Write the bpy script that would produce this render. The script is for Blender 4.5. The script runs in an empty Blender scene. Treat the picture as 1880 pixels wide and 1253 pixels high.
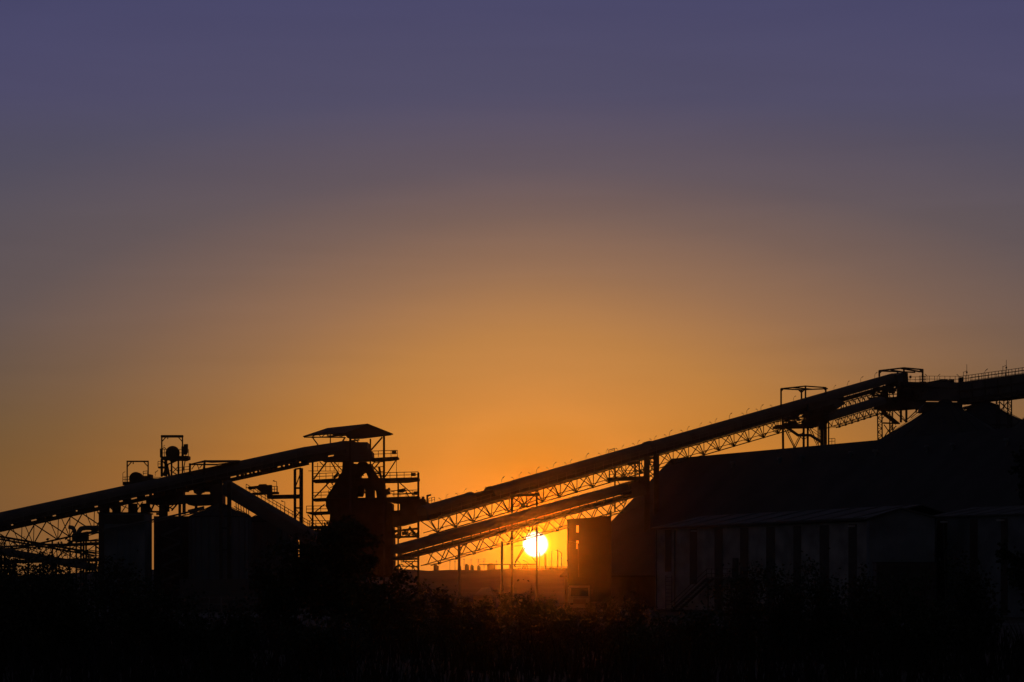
import bpy, math, random
from mathutils import Vector, Matrix
random.seed(7)
SC = bpy.context.scene
COL = SC.collection
# ---------------------------------------------------------------- viewpoint
F = 4240.0      # focal length in photo pixels (1880 wide)
CZ = 4.0        # eye height above the plant yard
HR = 1060.0     # horizon row of the photo
def P(px, row, Y):
    return Vector(((px - 940.0) * Y / F, Y, CZ + (HR - row) * Y / F))
def smooth(a, b, t):
    t = max(0.0, min(1.0, (t - a) / (b - a)))
    return t * t * (3 - 2 * t)
SUN_AZ = math.atan2(983 - 940, F)
SUN_EL = math.atan2(HR - 1000, F)
SUN_DIR = Vector((math.sin(SUN_AZ) * math.cos(SUN_EL), math.cos(SUN_AZ) * math.cos(SUN_EL), math.sin(SUN_EL)))

# ---------------------------------------------------------------- materials
def mat(name, col, rough=0.7, metal=0.0, var=0.25, scale=0.6, bump=0.0, bscale=8.0, wave=None):
    m = bpy.data.materials.new(name); m.use_nodes = True
    nt = m.node_tree; b = nt.nodes['Principled BSDF']
    b.inputs['Roughness'].default_value = rough; b.inputs['Metallic'].default_value = metal
    tc = nt.nodes.new('ShaderNodeTexCoord')
    n = nt.nodes.new('ShaderNodeTexNoise'); n.inputs['Scale'].default_value = scale
    n.inputs['Detail'].default_value = 6
    nt.links.new(tc.outputs['Object'], n.inputs['Vector'])
    r = nt.nodes.new('ShaderNodeValToRGB')
    r.color_ramp.elements[0].position = 0.3; r.color_ramp.elements[1].position = 0.7
    r.color_ramp.elements[0].color = [c * (1 - var) for c in col] + [1]
    r.color_ramp.elements[1].color = [min(1, c * (1 + var)) for c in col] + [1]
    nt.links.new(n.outputs['Fac'], r.inputs['Fac'])
    nt.links.new(r.outputs['Color'], b.inputs['Base Color'])
    if wave:
        w = nt.nodes.new('ShaderNodeTexWave'); w.inputs['Scale'].default_value = wave[0]
        w.bands_direction = wave[1]; w.inputs['Distortion'].default_value = 0
        nt.links.new(tc.outputs['Object'], w.inputs['Vector'])
        bp = nt.nodes.new('ShaderNodeBump'); bp.inputs['Strength'].default_value = 0.6
        bp.inputs['Distance'].default_value = 0.03
        nt.links.new(w.outputs['Fac'], bp.inputs['Height']); nt.links.new(bp.outputs['Normal'], b.inputs['Normal'])
    elif bump:
        n2 = nt.nodes.new('ShaderNodeTexNoise'); n2.inputs['Scale'].default_value = bscale
        nt.links.new(tc.outputs['Object'], n2.inputs['Vector'])
        bp = nt.nodes.new('ShaderNodeBump'); bp.inputs['Strength'].default_value = bump
        bp.inputs['Distance'].default_value = 0.1
        nt.links.new(n2.outputs['Fac'], bp.inputs['Height']); nt.links.new(bp.outputs['Normal'], b.inputs['Normal'])
    return m
M_STEEL = mat('dark_steel', (0.07, 0.065, 0.062), 0.85, 0.0, 0.35, 0.8)
M_GALV = mat('galvanised_steel', (0.16, 0.16, 0.165), 0.8, 0.0, 0.2, 0.7)
M_HOOD = mat('conveyor_hood', (0.12, 0.12, 0.125), 0.8, 0.0, 0.25, 0.5)
M_RUST = mat('rusty_plate', (0.05, 0.042, 0.036), 0.9, 0.0, 0.4, 0.9)
M_ROOF = mat('sheet_roof', (0.045, 0.046, 0.05), 0.8, 0.0, 0.3, 0.25, wave=(1.2, 'Y'))
M_SHEDROOF = mat('pale_sheet_roof', (0.12, 0.12, 0.125), 0.75, 0.0, 0.3, 0.3, wave=(1.6, 'Y'))
M_CLAD = mat('pale_wall_sheet', (0.34, 0.335, 0.33), 0.75, 0.0, 0.4, 0.5, wave=(2.5, 'X'))
M_CLADB = mat('blue_grey_wall_sheet', (0.19, 0.22, 0.25), 0.75, 0.0, 0.4, 0.3, wave=(2.5, 'X'))
M_PANEL = mat('brown_wall_strip', (0.08, 0.066, 0.058), 0.6, 0.0, 0.3, 0.6)
M_CONC = mat('concrete', (0.12, 0.115, 0.11), 0.9, 0.0, 0.25, 0.3)
M_SOIL = mat('dark_soil', (0.055, 0.045, 0.035), 0.95, 0.0, 0.45, 0.15, 0.6, 2.0)
M_ROAD = mat('road_asphalt', (0.06, 0.058, 0.055), 0.85, 0.0, 0.3, 0.2)
M_SILO = mat('silo_sheet', (0.17, 0.19, 0.21), 0.75, 0.0, 0.2, 0.25, wave=(2.2, 'Z'))
M_GLASS = mat('dark_glass', (0.015, 0.016, 0.018), 0.15, 0.0, 0.1)
M_TRUCK = mat('grimy_white_paint', (0.14, 0.135, 0.13), 0.5, 0.0, 0.2, 1.5)
M_WHITE = mat('white_paint', (0.6, 0.6, 0.6), 0.45, 0.0, 0.08)
M_TYRE = mat('tyre_rubber', (0.02, 0.02, 0.02), 0.9)
M_BARK = mat('bark', (0.045, 0.035, 0.025), 0.95, 0.0, 0.3, 6.0)
M_LEAF = [mat('leaf_a', (0.035, 0.05, 0.018), 0.75, 0.0, 0.5, 2.5), mat('leaf_b', (0.03, 0.042, 0.02), 0.75, 0.0, 0.5, 2.5),
          mat('leaf_c', (0.05, 0.05, 0.02), 0.75, 0.0, 0.5, 2.5)]
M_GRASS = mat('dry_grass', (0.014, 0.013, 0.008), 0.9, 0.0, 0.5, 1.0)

# ---------------------------------------------------------------- mesh helpers
def origin_of(o):
    v = Vector((0, 0, 0))
    while o is not None:
        v = v + o.location; o = o.parent
    return v
class MB:
    def __init__(s): s.v = []; s.f = []
    def add(s, vs, fs):
        k = len(s.v); s.v += [Vector(p) for p in vs]; s.f += [[i + k for i in f] for f in fs]; return s
    def hexa(s, b, t):
        n = len(b); vs = list(b) + list(t)
        fs = [list(range(n))[::-1], list(range(n, 2 * n))] + [[i, (i + 1) % n, n + (i + 1) % n, n + i] for i in range(n)]
        return s.add(vs, fs)
    def prism(s, pts, vec):
        vec = Vector(vec); return s.hexa([Vector(p) for p in pts], [Vector(p) + vec for p in pts])
    def box(s, c, sz, rz=0.0):
        c = Vector(c); x, y, z = [k / 2 for k in sz]; R = Matrix.Rotation(rz, 3, 'Z')
        b = [c + R @ Vector(p) for p in ((-x, -y, -z), (x, -y, -z), (x, y, -z), (-x, y, -z))]
        t = [c + R @ Vector(p) for p in ((-x, -y, z), (x, -y, z), (x, y, z), (-x, y, z))]
        return s.hexa(b, t)
    def bar(s, p, q, w=0.12, h=None):
        p = Vector(p); q = Vector(q); d = q - p
        if d.length < 1e-5: return s
        d.normalize(); h = h or w
        up = Vector((0, 0, 1)) if abs(d.z) < 0.95 else Vector((0, 1, 0))
        a = d.cross(up).normalized(); b = a.cross(d).normalized()
        o = [a * (i * w / 2) + b * (j * h / 2) for i, j in ((-1, -1), (1, -1), (1, 1), (-1, 1))]
        return s.hexa([p + k for k in o], [q + k for k in o])
    def tube(s, p, q, r, r2=None, n=10):
        p = Vector(p); q = Vector(q); r2 = r if r2 is None else r2; d = (q - p).normalized()
        up = Vector((0, 0, 1)) if abs(d.z) < 0.95 else Vector((0, 1, 0))
        a = d.cross(up).normalized(); b = a.cross(d).normalized()
        A = [p + (a * math.cos(2 * math.pi * i / n) + b * math.sin(2 * math.pi * i / n)) * r for i in range(n)]
        B = [q + (a * math.cos(2 * math.pi * i / n) + b * math.sin(2 * math.pi * i / n)) * r2 for i in range(n)]
        return s.hexa(A, B)
    def path(s, pts, r, n=10):
        for a, b in zip(pts[:-1], pts[1:]): s.tube(a, b, r, n=n)
        for a in pts[1:-1]: s.ball(a, r * 1.02, 6, n)
        return s
    def ball(s, c, r, nu=8, nv=14):
        return s.lathe(c, [(max(1e-3, r * math.sin(math.pi * i / nu)), -r * math.cos(math.pi * i / nu)) for i in range(nu + 1)], nv)
    def lathe(s, c, prof, n=32):
        c = Vector(c); vs = []; fs = []
        for r, z in prof:
            vs += [c + Vector((r * math.cos(2 * math.pi * i / n), r * math.sin(2 * math.pi * i / n), z)) for i in range(n)]
        for k in range(len(prof) - 1):
            for i in range(n):
                j = (i + 1) % n; fs.append([k * n + i, k * n + j, (k + 1) * n + j, (k + 1) * n + i])
        fs.append(list(range(n))[::-1]); fs.append([(len(prof) - 1) * n + i for i in range(n)])
        return s.add(vs, fs)
    def ex(s, poly, Y, depth=1.0):           # outline at its own distance, with real depth away from the viewer
        return s.prism([P(x, r, Y) for x, r in poly], (0, depth, 0))
    def beam(s, x1, r1, x2, r2, Y, w=0.2, Y2=None, h=None):
        return s.bar(P(x1, r1, Y), P(x2, r2, Y2 or Y), w, h)
    def rail(s, a, b, h=1.1, gap=1.2, w=0.085, mids=1):
        a = Vector(a); b = Vector(b); n = max(1, int(round((b - a).length / gap))); z = Vector((0, 0, 1))
        for i in range(n + 1):
            p = a.lerp(b, i / n); s.bar(p, p + z * h, w)
        for k in range(mids + 1):
            hh = h * (k + 1) / (mids + 1)
            s.bar(a + z * hh, b + z * hh, w)
        return s
    def build(s, name, m, parent=None, base=None, sm=False, label=None):
        org = origin_of(parent) if parent else (Vector(base) if base is not None else Vector((0, 0, 0)))
        me = bpy.data.meshes.new(name)
        me.from_pydata([tuple(v - org) for v in s.v], [], s.f); me.update()
        me.materials.append(m)
        if sm:
            for p in me.polygons: p.use_smooth = True
        o = bpy.data.objects.new(name, me); COL.objects.link(o)
        if parent: o.parent = parent
        else: o.location = org
        if label: o['label'] = label
        return o
def tag(o, label=None, cat=None, group=None, kind=None):
    if label: o['label'] = label
    if cat: o['category'] = cat
    if group: o['group'] = group
    if kind: o['kind'] = kind
    return o
def empty(name, loc, label, cat, group=None):
    o = bpy.data.objects.new(name, None); COL.objects.link(o); o.location = loc; o.empty_display_size = 0.5
    return tag(o, label, cat, group)
def copy_tree(o, parent=None):
    c = o.copy(); COL.objects.link(c)
    if parent: c.parent = parent
    for ch in list(o.children): copy_tree(ch, c)
    return c
ORD = ['first', 'second', 'third', 'fourth', 'fifth', 'sixth', 'seventh', 'eighth', 'ninth', 'tenth', 'eleventh', 'twelfth', 'thirteenth',
       'fourteenth', 'fifteenth', 'sixteenth', 'seventeenth', 'eighteenth', 'nineteenth', 'twentieth', 'twenty-first', 'twenty-second',
       'twenty-third', 'twenty-fourth', 'twenty-fifth', 'twenty-sixth', 'twenty-seventh', 'twenty-eighth']

# ---------------------------------------------------------------- ground
def ground_z(x, y):
    near = 2.4 * (1 - smooth(48, 112, y + 6 * math.sin(x * 0.07)))
    near += 0.12 * math.sin(x * 0.9 + y * 0.4) * (1 - smooth(40, 90, y))
    return near
def make_ground():
    xs = [-1300, -1000, -750, -500, -300, -200, -140, -100] + [-80 + 2.5 * i for i in range(65)] + [100, 140, 200, 300, 500, 750, 1000, 1300]
    ys = [-60, -30] + [-10 + 2.5 * i for i in range(64)] + [160, 180, 210, 250, 300, 360, 450, 600, 780, 920]
    m = MB(); nx = len(xs)
    vs = [(x, y, ground_z(x, y)) for y in ys for x in xs]
    fs = [[j * nx + i, j * nx + i + 1, (j + 1) * nx + i + 1, (j + 1) * nx + i] for j in range(len(ys) - 1) for i in range(nx - 1)]
    m.add(vs, fs)
    return tag(m.build('ground', M_SOIL, sm=True), kind='structure')
make_ground()
def sheet(name, pts, z, m):
    b = MB(); b.add([(x, y, z) for x, y in pts], [list(range(len(pts)))])
    return tag(b.build(name, m), kind='structure')
sheet('yard_road', [(-60, 176), (70, 196), (70, 205), (-60, 186)], 0.006, M_ROAD)
sheet('plant_yard', [(-75, 225), (12, 225), (18, 285), (-75, 285)], 0.005, M_CONC)
# far levee that closes the view between tower and store
def levee():
    b = MB(); n = 520; lr = random.Random(9); lump = 0
    prof = [(-75, 0.0), (-40, 0.35), (-4, 1.0), (4, 1.0), (60, 0.0)]
    vs = []; fs = []
    for i in range(n + 1):
        x = -640 + 1280 * i / n
        lump = lump * 0.8 + lr.uniform(-.05, .05) + (lr.uniform(.2, .5) if lr.random() < .06 else 0)
        h = 5.3 + lump + 0.1 * math.sin(i * 1.7) + 0.08 * math.sin(i * 0.61)
        h *= 0.75 + 0.25 * smooth(-96, -60, x)
        for dy, k in prof: vs.append((x, 410 + dy, -0.3 + (h + 0.3) * k))
    for i in range(n):
        for k in range(4): fs.append([i * 5 + k, (i + 1) * 5 + k, (i + 1) * 5 + k + 1, i * 5 + k + 1])
    b.add(vs, fs)
    tag(b.build('embankment', M_SOIL), kind='structure')
levee()

# ---------------------------------------------------------------- conveyors
class Line:
    def __init__(s, A, B):
        s.A = Vector(A); s.B = Vector(B); s.L = (s.B - s.A).length; s.d = (s.B - s.A) / s.L
        s.n = Vector((-s.d.y, s.d.x, 0)).normalized()
        if s.n.y < 0: s.n = -s.n
        s.u = s.d.cross(s.n) if s.d.cross(s.n).z > 0 else s.n.cross(s.d)
    def at(s, t, a=0.0, b=0.0): return s.A + s.d * t + s.n * a + s.u * b
    def t_px(s, px):                     # distance along the line where it passes a photo column
        k = (px - 940) / F
        return (k * s.A.y - s.A.x) / (s.d.x - k * s.d.y)
def hood(b, ln, t0, t1, hw=1.1, depth=1.3, rise=0.9, crown=0.0, n=9):
    prof = [(-hw, -depth)] + [(-hw * math.cos(math.pi * i / n), -rise + rise * math.sin(math.pi * i / n)) for i in range(n + 1)] + [(hw, -depth)]
    A = [ln.at(t0, a, c + crown) for a, c in prof]; B = [ln.at(t1, a, c + crown) for a, c in prof]
    b.hexa(A, B)
def slab(b, ln, t0, t1, a0, a1, b0, b1):
    A = [ln.at(t0, a, c) for a, c in ((a0, b0), (a1, b0), (a1, b1), (a0, b1))]
    B = [ln.at(t1, a, c) for a, c in ((a0, b0), (a1, b0), (a1, b1), (a0, b1))]
    b.hexa(A, B)
def truss(b, ln, t0, t1, hw, bt, bb, panel, ch=0.15, dg=0.1, vert=True, cross=False, shift=0.5):
    for side, off in ((-hw, 0.0), (hw, shift)):
        b.bar(ln.at(t0, side, bt), ln.at(t1, side, bt), ch * 1.2); b.bar(ln.at(t0, side, bb), ln.at(t1, side, bb), ch)
        t = t0 - panel * off
        while t < t1:
            pts = [(t, bt), (t + panel / 2, bb), (t + panel, bt)]
            for (ta, ba), (tb, bb2) in zip(pts[:-1], pts[1:]):
                if ta >= t0 - 1e-3 and tb <= t1 + 1e-3: b.bar(ln.at(ta, side, ba), ln.at(tb, side, bb2), dg)
            if cross:
                pts = [(t, bb), (t + panel / 2, bt), (t + panel, bb)]
                for (ta, ba), (tb, bb2) in zip(pts[:-1], pts[1:]):
                    if ta >= t0 - 1e-3 and tb <= t1 + 1e-3: b.bar(ln.at(ta, side, ba), ln.at(tb, side, bb2), dg * 0.8)
            if vert and t0 <= t + panel / 2 <= t1: b.bar(ln.at(t + panel / 2, side, bt), ln.at(t + panel / 2, side, bb), dg * 0.65)
            t += panel
    t = t0; k = 0
    while t + panel / 2 <= t1:
        sgn = 1 if k % 2 else -1
        b.bar(ln.at(t, -hw * sgn, bb), ln.at(t + panel / 2, hw * sgn, bb), dg * 0.7); t += panel / 2; k += 1
    # joint plates
    t = t0 + panel / 2
    while t <= t1:
        q = ln.at(t, -hw, bb); b.bar(q - ln.d * 0.22, q + ln.d * 0.22, 0.1, 0.26); t += panel
def walkway(b, ln, t0, t1, side, z, w=0.75):
    sg = -1 if side < 0 else 1
    slab(b, ln, t0, t1, min(side, side + sg * w), max(side, side + sg * w), z - 0.08, z)
    n = int((t1 - t0) / 1.6)
    e = side + sg * (w - 0.05)
    for i in range(n + 1):
        q = ln.at(t0 + (t1 - t0) * i / n, e, z); b.bar(q, q + Vector((0, 0, 1.05)), 0.06)
    for h in (0.55, 1.05):
        b.bar(ln.at(t0, e, z) + Vector((0, 0, h)), ln.at(t1, e, z) + Vector((0, 0, h)), 0.06)

# --- long upper conveyor
C1 = Line(P(700, 950, 295), P(1642, 684.6, 350))
r1 = empty('covered_conveyor', C1.at(C1.t_px(1040)) * Vector((1, 1, 0)) if False else Vector((C1.at(30).x, C1.at(30).y, 0)),
           'long covered conveyor climbing from the roofed tower past the sun to the top right', 'conveyor')
T = C1.t_px
b = MB(); hood(b, C1, T(772), T(862), depth=1.25)
hood(b, C1, T(898.5), T(1187), depth=1.25); hood(b, C1, T(1189.5), T(1638), depth=1.25)
b.build('belt_cover', M_HOOD, r1)
b = MB(); hood(b, C1, T(1184), T(1193), hw=1.18, depth=1.2, crown=0.13); b.build('cover_collar', M_HOOD, r1); b = MB(); hood(b, C1, T(896), T(901), hw=1.15, depth=1.2, crown=0.06)
b.build('cover_collar', M_HOOD, r1); b = MB(); hood(b, C1, T(858), T(864), hw=1.15, depth=1.2, crown=0.06)
b.build('cover_collar', M_HOOD, r1)
b = MB(); slab(b, C1, T(772), T(1535), -1.2, 1.2, -1.95, -1.255); slab(b, C1, T(862.2), T(898.3), -0.9, 0.9, -1.25, -0.38)
slab(b, C1, T(1535.2), T(1640), -1.2, 1.2, -1.95, -1.62)
k = T(1538)
while k < T(1638):
    b.bar(C1.at(k, -0.9, -1.65), C1.at(k, -0.9, -1.2), 0.1); b.bar(C1.at(k, 0.9, -1.65), C1.at(k, 0.9, -1.2), 0.1); k += 1.3
b.build('belt_deck', M_STEEL, r1)
b = MB(); t0_, t1_, pn_ = T(776), T(1440), 2.95
for a in (-1.15, 1.15): b.bar(C1.at(t0_, a, -2.06), C1.at(t1_, a, -2.06), .15)
b.bar(C1.at(t0_, 0, -3.95), C1.at(t1_, 0, -3.95), .13); b.bar(C1.at(t0_, 1.1, -3.62), C1.at(t1_, 1.1, -3.62), .085)
t_ = t0_; k = 0
while t_ + pn_ < t1_:
    m_ = t_ + pn_ / 2; nd = C1.at(m_, 0, -3.95)
    for a in (-1.15, 1.15):
        b.bar(C1.at(t_, a, -2.06), nd, .11); b.bar(nd, C1.at(t_ + pn_, a, -2.06), .11)
    b.bar(nd, C1.at(m_ - .35, 1.15, -2.06), .075); b.bar(nd, C1.at(m_, 1.1, -3.62), .07); b.bar(C1.at(m_ + pn_ / 2, 1.1, -3.62), C1.at(m_, 0, -3.95), .06)
    b.bar(nd - C1.d * .16, nd + C1.d * .16, .08, .2)
    if k % 2: q = C1.at(t_, 1.1, -3.62); b.bar(q - C1.d * .2, q + C1.d * .2, .1, .2)
    t_ += pn_; k += 1
b.build('truss', M_STEEL, r1)
b = MB(); truss(b, C1, T(1518), T(1628), 1.15, -2.1, -3.9, 2.0, 0.12, 0.09, cross=True)
b.build('truss', M_STEEL, r1, label='short crossed truss between the two upper stations')
b = MB(); walkway(b, C1, T(790), T(1430), -1.22, -1.72); b.build('walkway', M_GALV, r1)
b = MB(); slab(b, C1, T(1634), T(1653), -1.3, 1.3, -2.0, -0.25); slab(b, C1, T(1636), T(1656), -1.0, 1.0, -1.5, -0.75)
b.build('head_housing', M_HOOD, r1)
# --- lower conveyor
C2A = P(722, 1001, 288); C2 = Line(C2A, P(1163, 882.8, 311))
r2 = empty('covered_conveyor', (C2.at(20).x, C2.at(20).y, 0), 'shorter covered conveyor just above the sun, running up into the dark gabled store', 'conveyor')
T = C2.t_px
b = MB(); hood(b, C2, T(724), T(1160), depth=1.15, rise=0.8); b.build('belt_cover', M_HOOD, r2)
b = MB(); slab(b, C2, T(724), T(1150), -1.1, 1.1, -2.0, -1.62)
k = T(730)
while k < T(1150):
    for a in (-1.0, 1.0): b.bar(C2.at(k, a, -1.7), C2.at(k, a, -1.1), 0.09)
    k += 1.5
slab(b, C2, T(724), T(1150), -0.55, -0.45, -1.32, -1.14)
b.build('belt_deck', M_STEEL, r2)
b = MB(); truss(b, C2, T(772), T(1146), 1.1, -2.06, -3.6, 2.75, 0.1, 0.09, vert=False, shift=0.12); b.build('truss', M_STEEL, r2)
b = MB(); walkway(b, C2, T(735), T(1140), -1.12, -1.9); b.build('walkway', M_GALV, r2)
b = MB(); slab(b, C2, T(1146), T(1172), -1.2, 1.2, -2.1, -0.1); b.beam(1160, 884, 1172, 886, 311, 0.5)
b.build('head_housing', M_HOOD, r2)
# --- left conveyor into the roofed tower
C0 = Line(P(-60, 953.5, 300), P(556, 821.2, 318))
r0 = empty('covered_conveyor', (C0.at(40).x, C0.at(40).y, 0), 'long covered conveyor rising from the left edge to the roofed tower', 'conveyor')
T = C0.t_px
C0b = Line(P(555, 821.3, 318), P(628, 810.3, 320))
b = MB(); hood(b, C0, 0, C0.L + 0.3, depth=1.2); hood(b, C0b, 0, C0b.L, depth=1.2); b.build('belt_cover', M_HOOD, r0)
b = MB(); slab(b, C0, 0, C0.L, -1.2, 1.2, -1.86, -1.205); slab(b, C0, 0, C0.L, -1.15, 1.15, -2.55, -2.06)
slab(b, C0b, 0, C0b.L, -1.2, 1.2, -2.3, -1.86); slab(b, C0b, 0, C0b.L, -1.2, 1.2, -1.7, -1.21); slab(b, C0b, 0.8, 3.2, -.9, .9, -1.9, -1.65)
k = 0.5
while k < C0.L:
    for a in (-1.1, 1.1): b.bar(C0.at(k, a, -2.3), C0.at(k, a, -1.6), 0.3 + 0.9 * random.random() ** 2, 0.3 + random.random())
    k += 1.1 + 1.0 * random.random()
b.build('belt_deck', M_STEEL, r0)
b = MB()
for side, off in ((-1.15, 0.0), (1.15, 2.1)):
    pn = 4.9; t = T(0) - 6 + off
    b.bar(C0.at(0, side, -5.1), C0.at(T(215), side, -5.1), 0.16)
    while t + pn < T(215):
        b.bar(C0.at(t, side, -2.5), C0.at(t + pn * 0.52, side, -5.1), 0.14); b.bar(C0.at(t + pn * 0.52, side, -5.1), C0.at(t + pn, side, -2.5), 0.14)
        b.bar(C0.at(t + pn * 0.52, side, -5.1), C0.at(t + pn * 0.42, side, -2.5), 0.09); b.bar(C0.at(t + pn * 0.52, side, -5.1), C0.at(t + pn * 0.66, side, -2.5), 0.09)
        t += pn
b.build('truss', M_STEEL, r0)
b = MB(); walkway(b, C0, 5, C0.L - 2, -1.22, -1.7); b.build('walkway', M_GALV, r0)
# --- low descending gallery at bottom left
L1 = Line(P(-40, 999, 262), P(175, 1036, 268))
rl = empty('low_conveyor', (L1.at(5).x, L1.at(5).y, 0), 'low gallery sloping down behind the leaves at the bottom left corner', 'conveyor')
b = MB(); slab(b, L1, 0, L1.L, -0.9, 0.9, -0.8, 0.0); b.build('belt_cover', M_HOOD, rl)
b = MB()
for a in (-0.9, 0.9):
    b.bar(L1.at(0, a, 1.25), L1.at(L1.L, a, 1.25), 0.14); b.bar(L1.at(0, a, 0.95), L1.at(L1.L, a, 0.95), 0.1)
    k = 0.0
    while k < L1.L - 1.2:
        b.bar(L1.at(k, a, 0), L1.at(k + 0.6, a, 1.25), 0.07); b.bar(L1.at(k + 0.6, a, 1.25), L1.at(k + 1.2, a, 0), 0.07); k += 1.2
b.build('truss', M_STEEL, rl)
b = MB()
for k in (3, 9):
    for a in (-0.8, 0.8):
        q = L1.at(k, a, -0.8); b.bar(q, (q.x, q.y, 0), 0.22)
    b.build('leg', M_STEEL, rl); b = MB()
# --- conveyor between the two upper right stations
C3 = Line(P(1505, 762, 333), P(1618, 727.5, 343))
r3 = empty('covered_conveyor', (C3.at(3).x, C3.at(3).y, 0), 'short conveyor linking the two open frames, just below the long conveyor head', 'conveyor')
T = C3.t_px
b = MB(); hood(b, C3, T(1512), T(1616), hw=1.0, depth=1.12, rise=0.6); b.build('belt_cover', M_HOOD, r3)
b = MB(); truss(b, C3, T(1521), T(1612), 1.0, -1.25, -2.35, 1.5, 0.1, 0.075, vert=True); b.build('truss', M_STEEL, r3)
# --- descending conveyor left of the tower
D = Line(P(420, 882, 308), P(640, 1012, 300))
rd = empty('covered_conveyor', (D.at(10).x, D.at(10).y, 0), 'steep covered conveyor descending to the right below the left conveyor', 'conveyor')
b = MB(); hood(b, D, 0, D.L, hw=1.0, depth=1.9, rise=0.5); b.build('belt_cover', M_HOOD, rd)
b = MB()
for x in (433, 437, 442, 447, 452, 456): b.beam(x, 918 + (x - 430) * .6, x + 1, 934 + (x - 430) * .55, 303, .1)
b.beam(430, 930, 460, 948, 303, .1); b.build('underside_frame', M_STEEL, rd); b = MB()
q0, q1 = D.at(2.6, 0.8, -0.2), D.at(D.L - 2, 0.8, -0.2)
n = 24
for i in range(n + 1):
    q = q0.lerp(q1, i / n); b.bar(q, q + Vector((0, 0, 0.85)), 0.07)
for h in (0.45, 0.85): b.bar(q0 + Vector((0, 0, h)), q1 + Vector((0, 0, h)), 0.07)
b.build('handrail', M_STEEL, rd)

# ---------------------------------------------------------------- gallery at the top right
G = Line(P(1768, 703.5, 343), P(1990, 673.5, 326)); GF = Line(P(1655, 702.5, 349), P(1770, 703.5, 343))
rg = empty('conveyor_gallery', (G.at(4).x, G.at(4).y, 0), 'thick dark gallery with a railing on top, running off the right edge above the silos', 'conveyor')
T = G.t_px
b = MB(); slab(b, G, T(1768), G.L, -1.4, 1.4, -2.85, -0.02)
slab(b, GF, 0, GF.L - 0.05, -1.4, 1.4, -0.75, 0.0); slab(b, GF, 0, GF.L - 0.05, -1.4, 1.4, -2.7, -1.15)
for k in (0.5, 2.2, 2.9, 4.6, 5.4, 7.3): slab(b, GF, k, k + 0.5, -1.2, 1.2, -1.2, -0.7)
slab(b, GF, 3.8, GF.L - 0.1, -1.2, 1.2, -1.16, -0.74)
b.build('gallery_wall', M_HOOD, rg)
b = MB(); slab(b, G, 0, G.L, -1.55, -1.42, -1.5, -1.25); slab(b, G, 0, G.L, -1.55, -1.42, -2.7, -2.45)
k = 0.5
while k < G.L - 1: b.bar(G.at(k, -1.48, -2.7), G.at(k, -1.48, -0.3), 0.12); k += 2.4
b.build('wall_rib', M_STEEL, rg)
b = MB(); b.rail(G.at(T(1771), -1.3, 0), G.at(G.L, -1.3, 0), 0.85, 0.62, 0.07, 1)
b.build('handrail', M_STEEL, rg); b = MB(); b.rail(GF.at(3.6, -1.3, 0), GF.at(GF.L, -1.3, 0), 0.9, 0.8, 0.06, 1)
b.build('handrail', M_STEEL, rg); b = MB(); b.rail(G.at(T(1771), 1.3, 0), G.at(G.L, 1.3, 0), 0.85, 1.6, 0.06, 1)
b.build('handrail', M_STEEL, rg)
b = MB(); slab(b, GF, 3.8, GF.L, -1.6, 1.0, -3.2, -2.95); slab(b, G, 0, T(1880), -1.6, 1.0, -3.2, -2.95); slab(b, G, T(1835), T(1880), -2.2, 0.8, -3.36, -3.2)
k = 0.1
while k < T(1876):
    b.bar(G.at(k, -1.2, -3.0), G.at(k + 0.4, -1.2, -2.3), 0.16 + 0.3 * random.random()); k += 0.5 + random.random() * 0.7
b.build('underside_frame', M_STEEL, rg)
b = MB(); b.ex([(1698, 704), (1704, 701.5), (1722, 698), (1731, 696.3), (1739, 696.8), (1745, 700), (1750, 705)], 345, 2.4); b.build('belt_cover', M_HOOD, rg)
b = MB(); b.ex([(1743, 697), (1752, 696.5), (1752, 704), (1745, 704)], 343, 1.0); b.build('control_cabinet', M_STEEL, rg); b = MB(); b.ex([(1762, 693.5), (1768.5, 692.5), (1769.5, 706), (1762, 706)], 343, 1.2); b.build('control_cabinet', M_STEEL, rg)

# ---------------------------------------------------------------- upper right stations
def portal(root, posts, tops, Y, w=0.22):
    for x, rt, rb, dy in posts:
        b = MB(); b.beam(x, rt, x, rb, Y + dy, w, Y + dy); b.build('post', M_STEEL, root)
    b = MB()
    for x1, a1, d1, x2, a2, d2 in tops: b.bar(P(x1, a1, Y + d1), P(x2, a2, Y + d2), w * 0.85)
    b.build('top_frame', M_STEEL, root)
# station A
Y = 330
ra = empty('transfer_station', (P(1480, 900, 336).x, 336, 0), 'open frame station on braced legs standing over the dark roof ridge', 'conveyor station')
portal(ra, [(1434, 714, 747, 3), (1471.5, 716, 734, 0), (1478.8, 709.5, 731, 8), (1516, 712, 724, 5)],
       [(1434, 714, 3, 1478.8, 709.3, 8), (1478.8, 709.3, 8, 1516.5, 712, 5), (1434, 714.3, 3, 1471.5, 716, 0), (1471.5, 716, 0, 1519, 714, 5),
        (1466, 715.8, 0, 1471.5, 721, 0), (1477, 715.6, 0, 1471.5, 721, 0), (1434, 719, 3, 1438, 714, 3), (1512, 712.3, 5, 1516, 717, 5), (1456, 712, 5, 1490, 715, 2)], Y)
b = MB(); b.ex([(1425.5, 780.5), (1500, 777), (1500, 783), (1425.5, 784.3)], 333, 5.0); b.ex([(1476, 770), (1503, 767), (1503, 783), (1476, 783)], 334, 3.0)
b.build('platform', M_STEEL, ra)
b = MB(); b.rail(P(1426, 781, 333), P(1440, 780.4, 333), 0.95, 0.6, 0.07); b.build('handrail', M_STEEL, ra); b = MB(); b.rail(P(1440, 780.5, 336), P(1476, 779, 336), 1.0, 0.8, 0.08); b.build('handrail', M_STEEL, ra)
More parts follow.
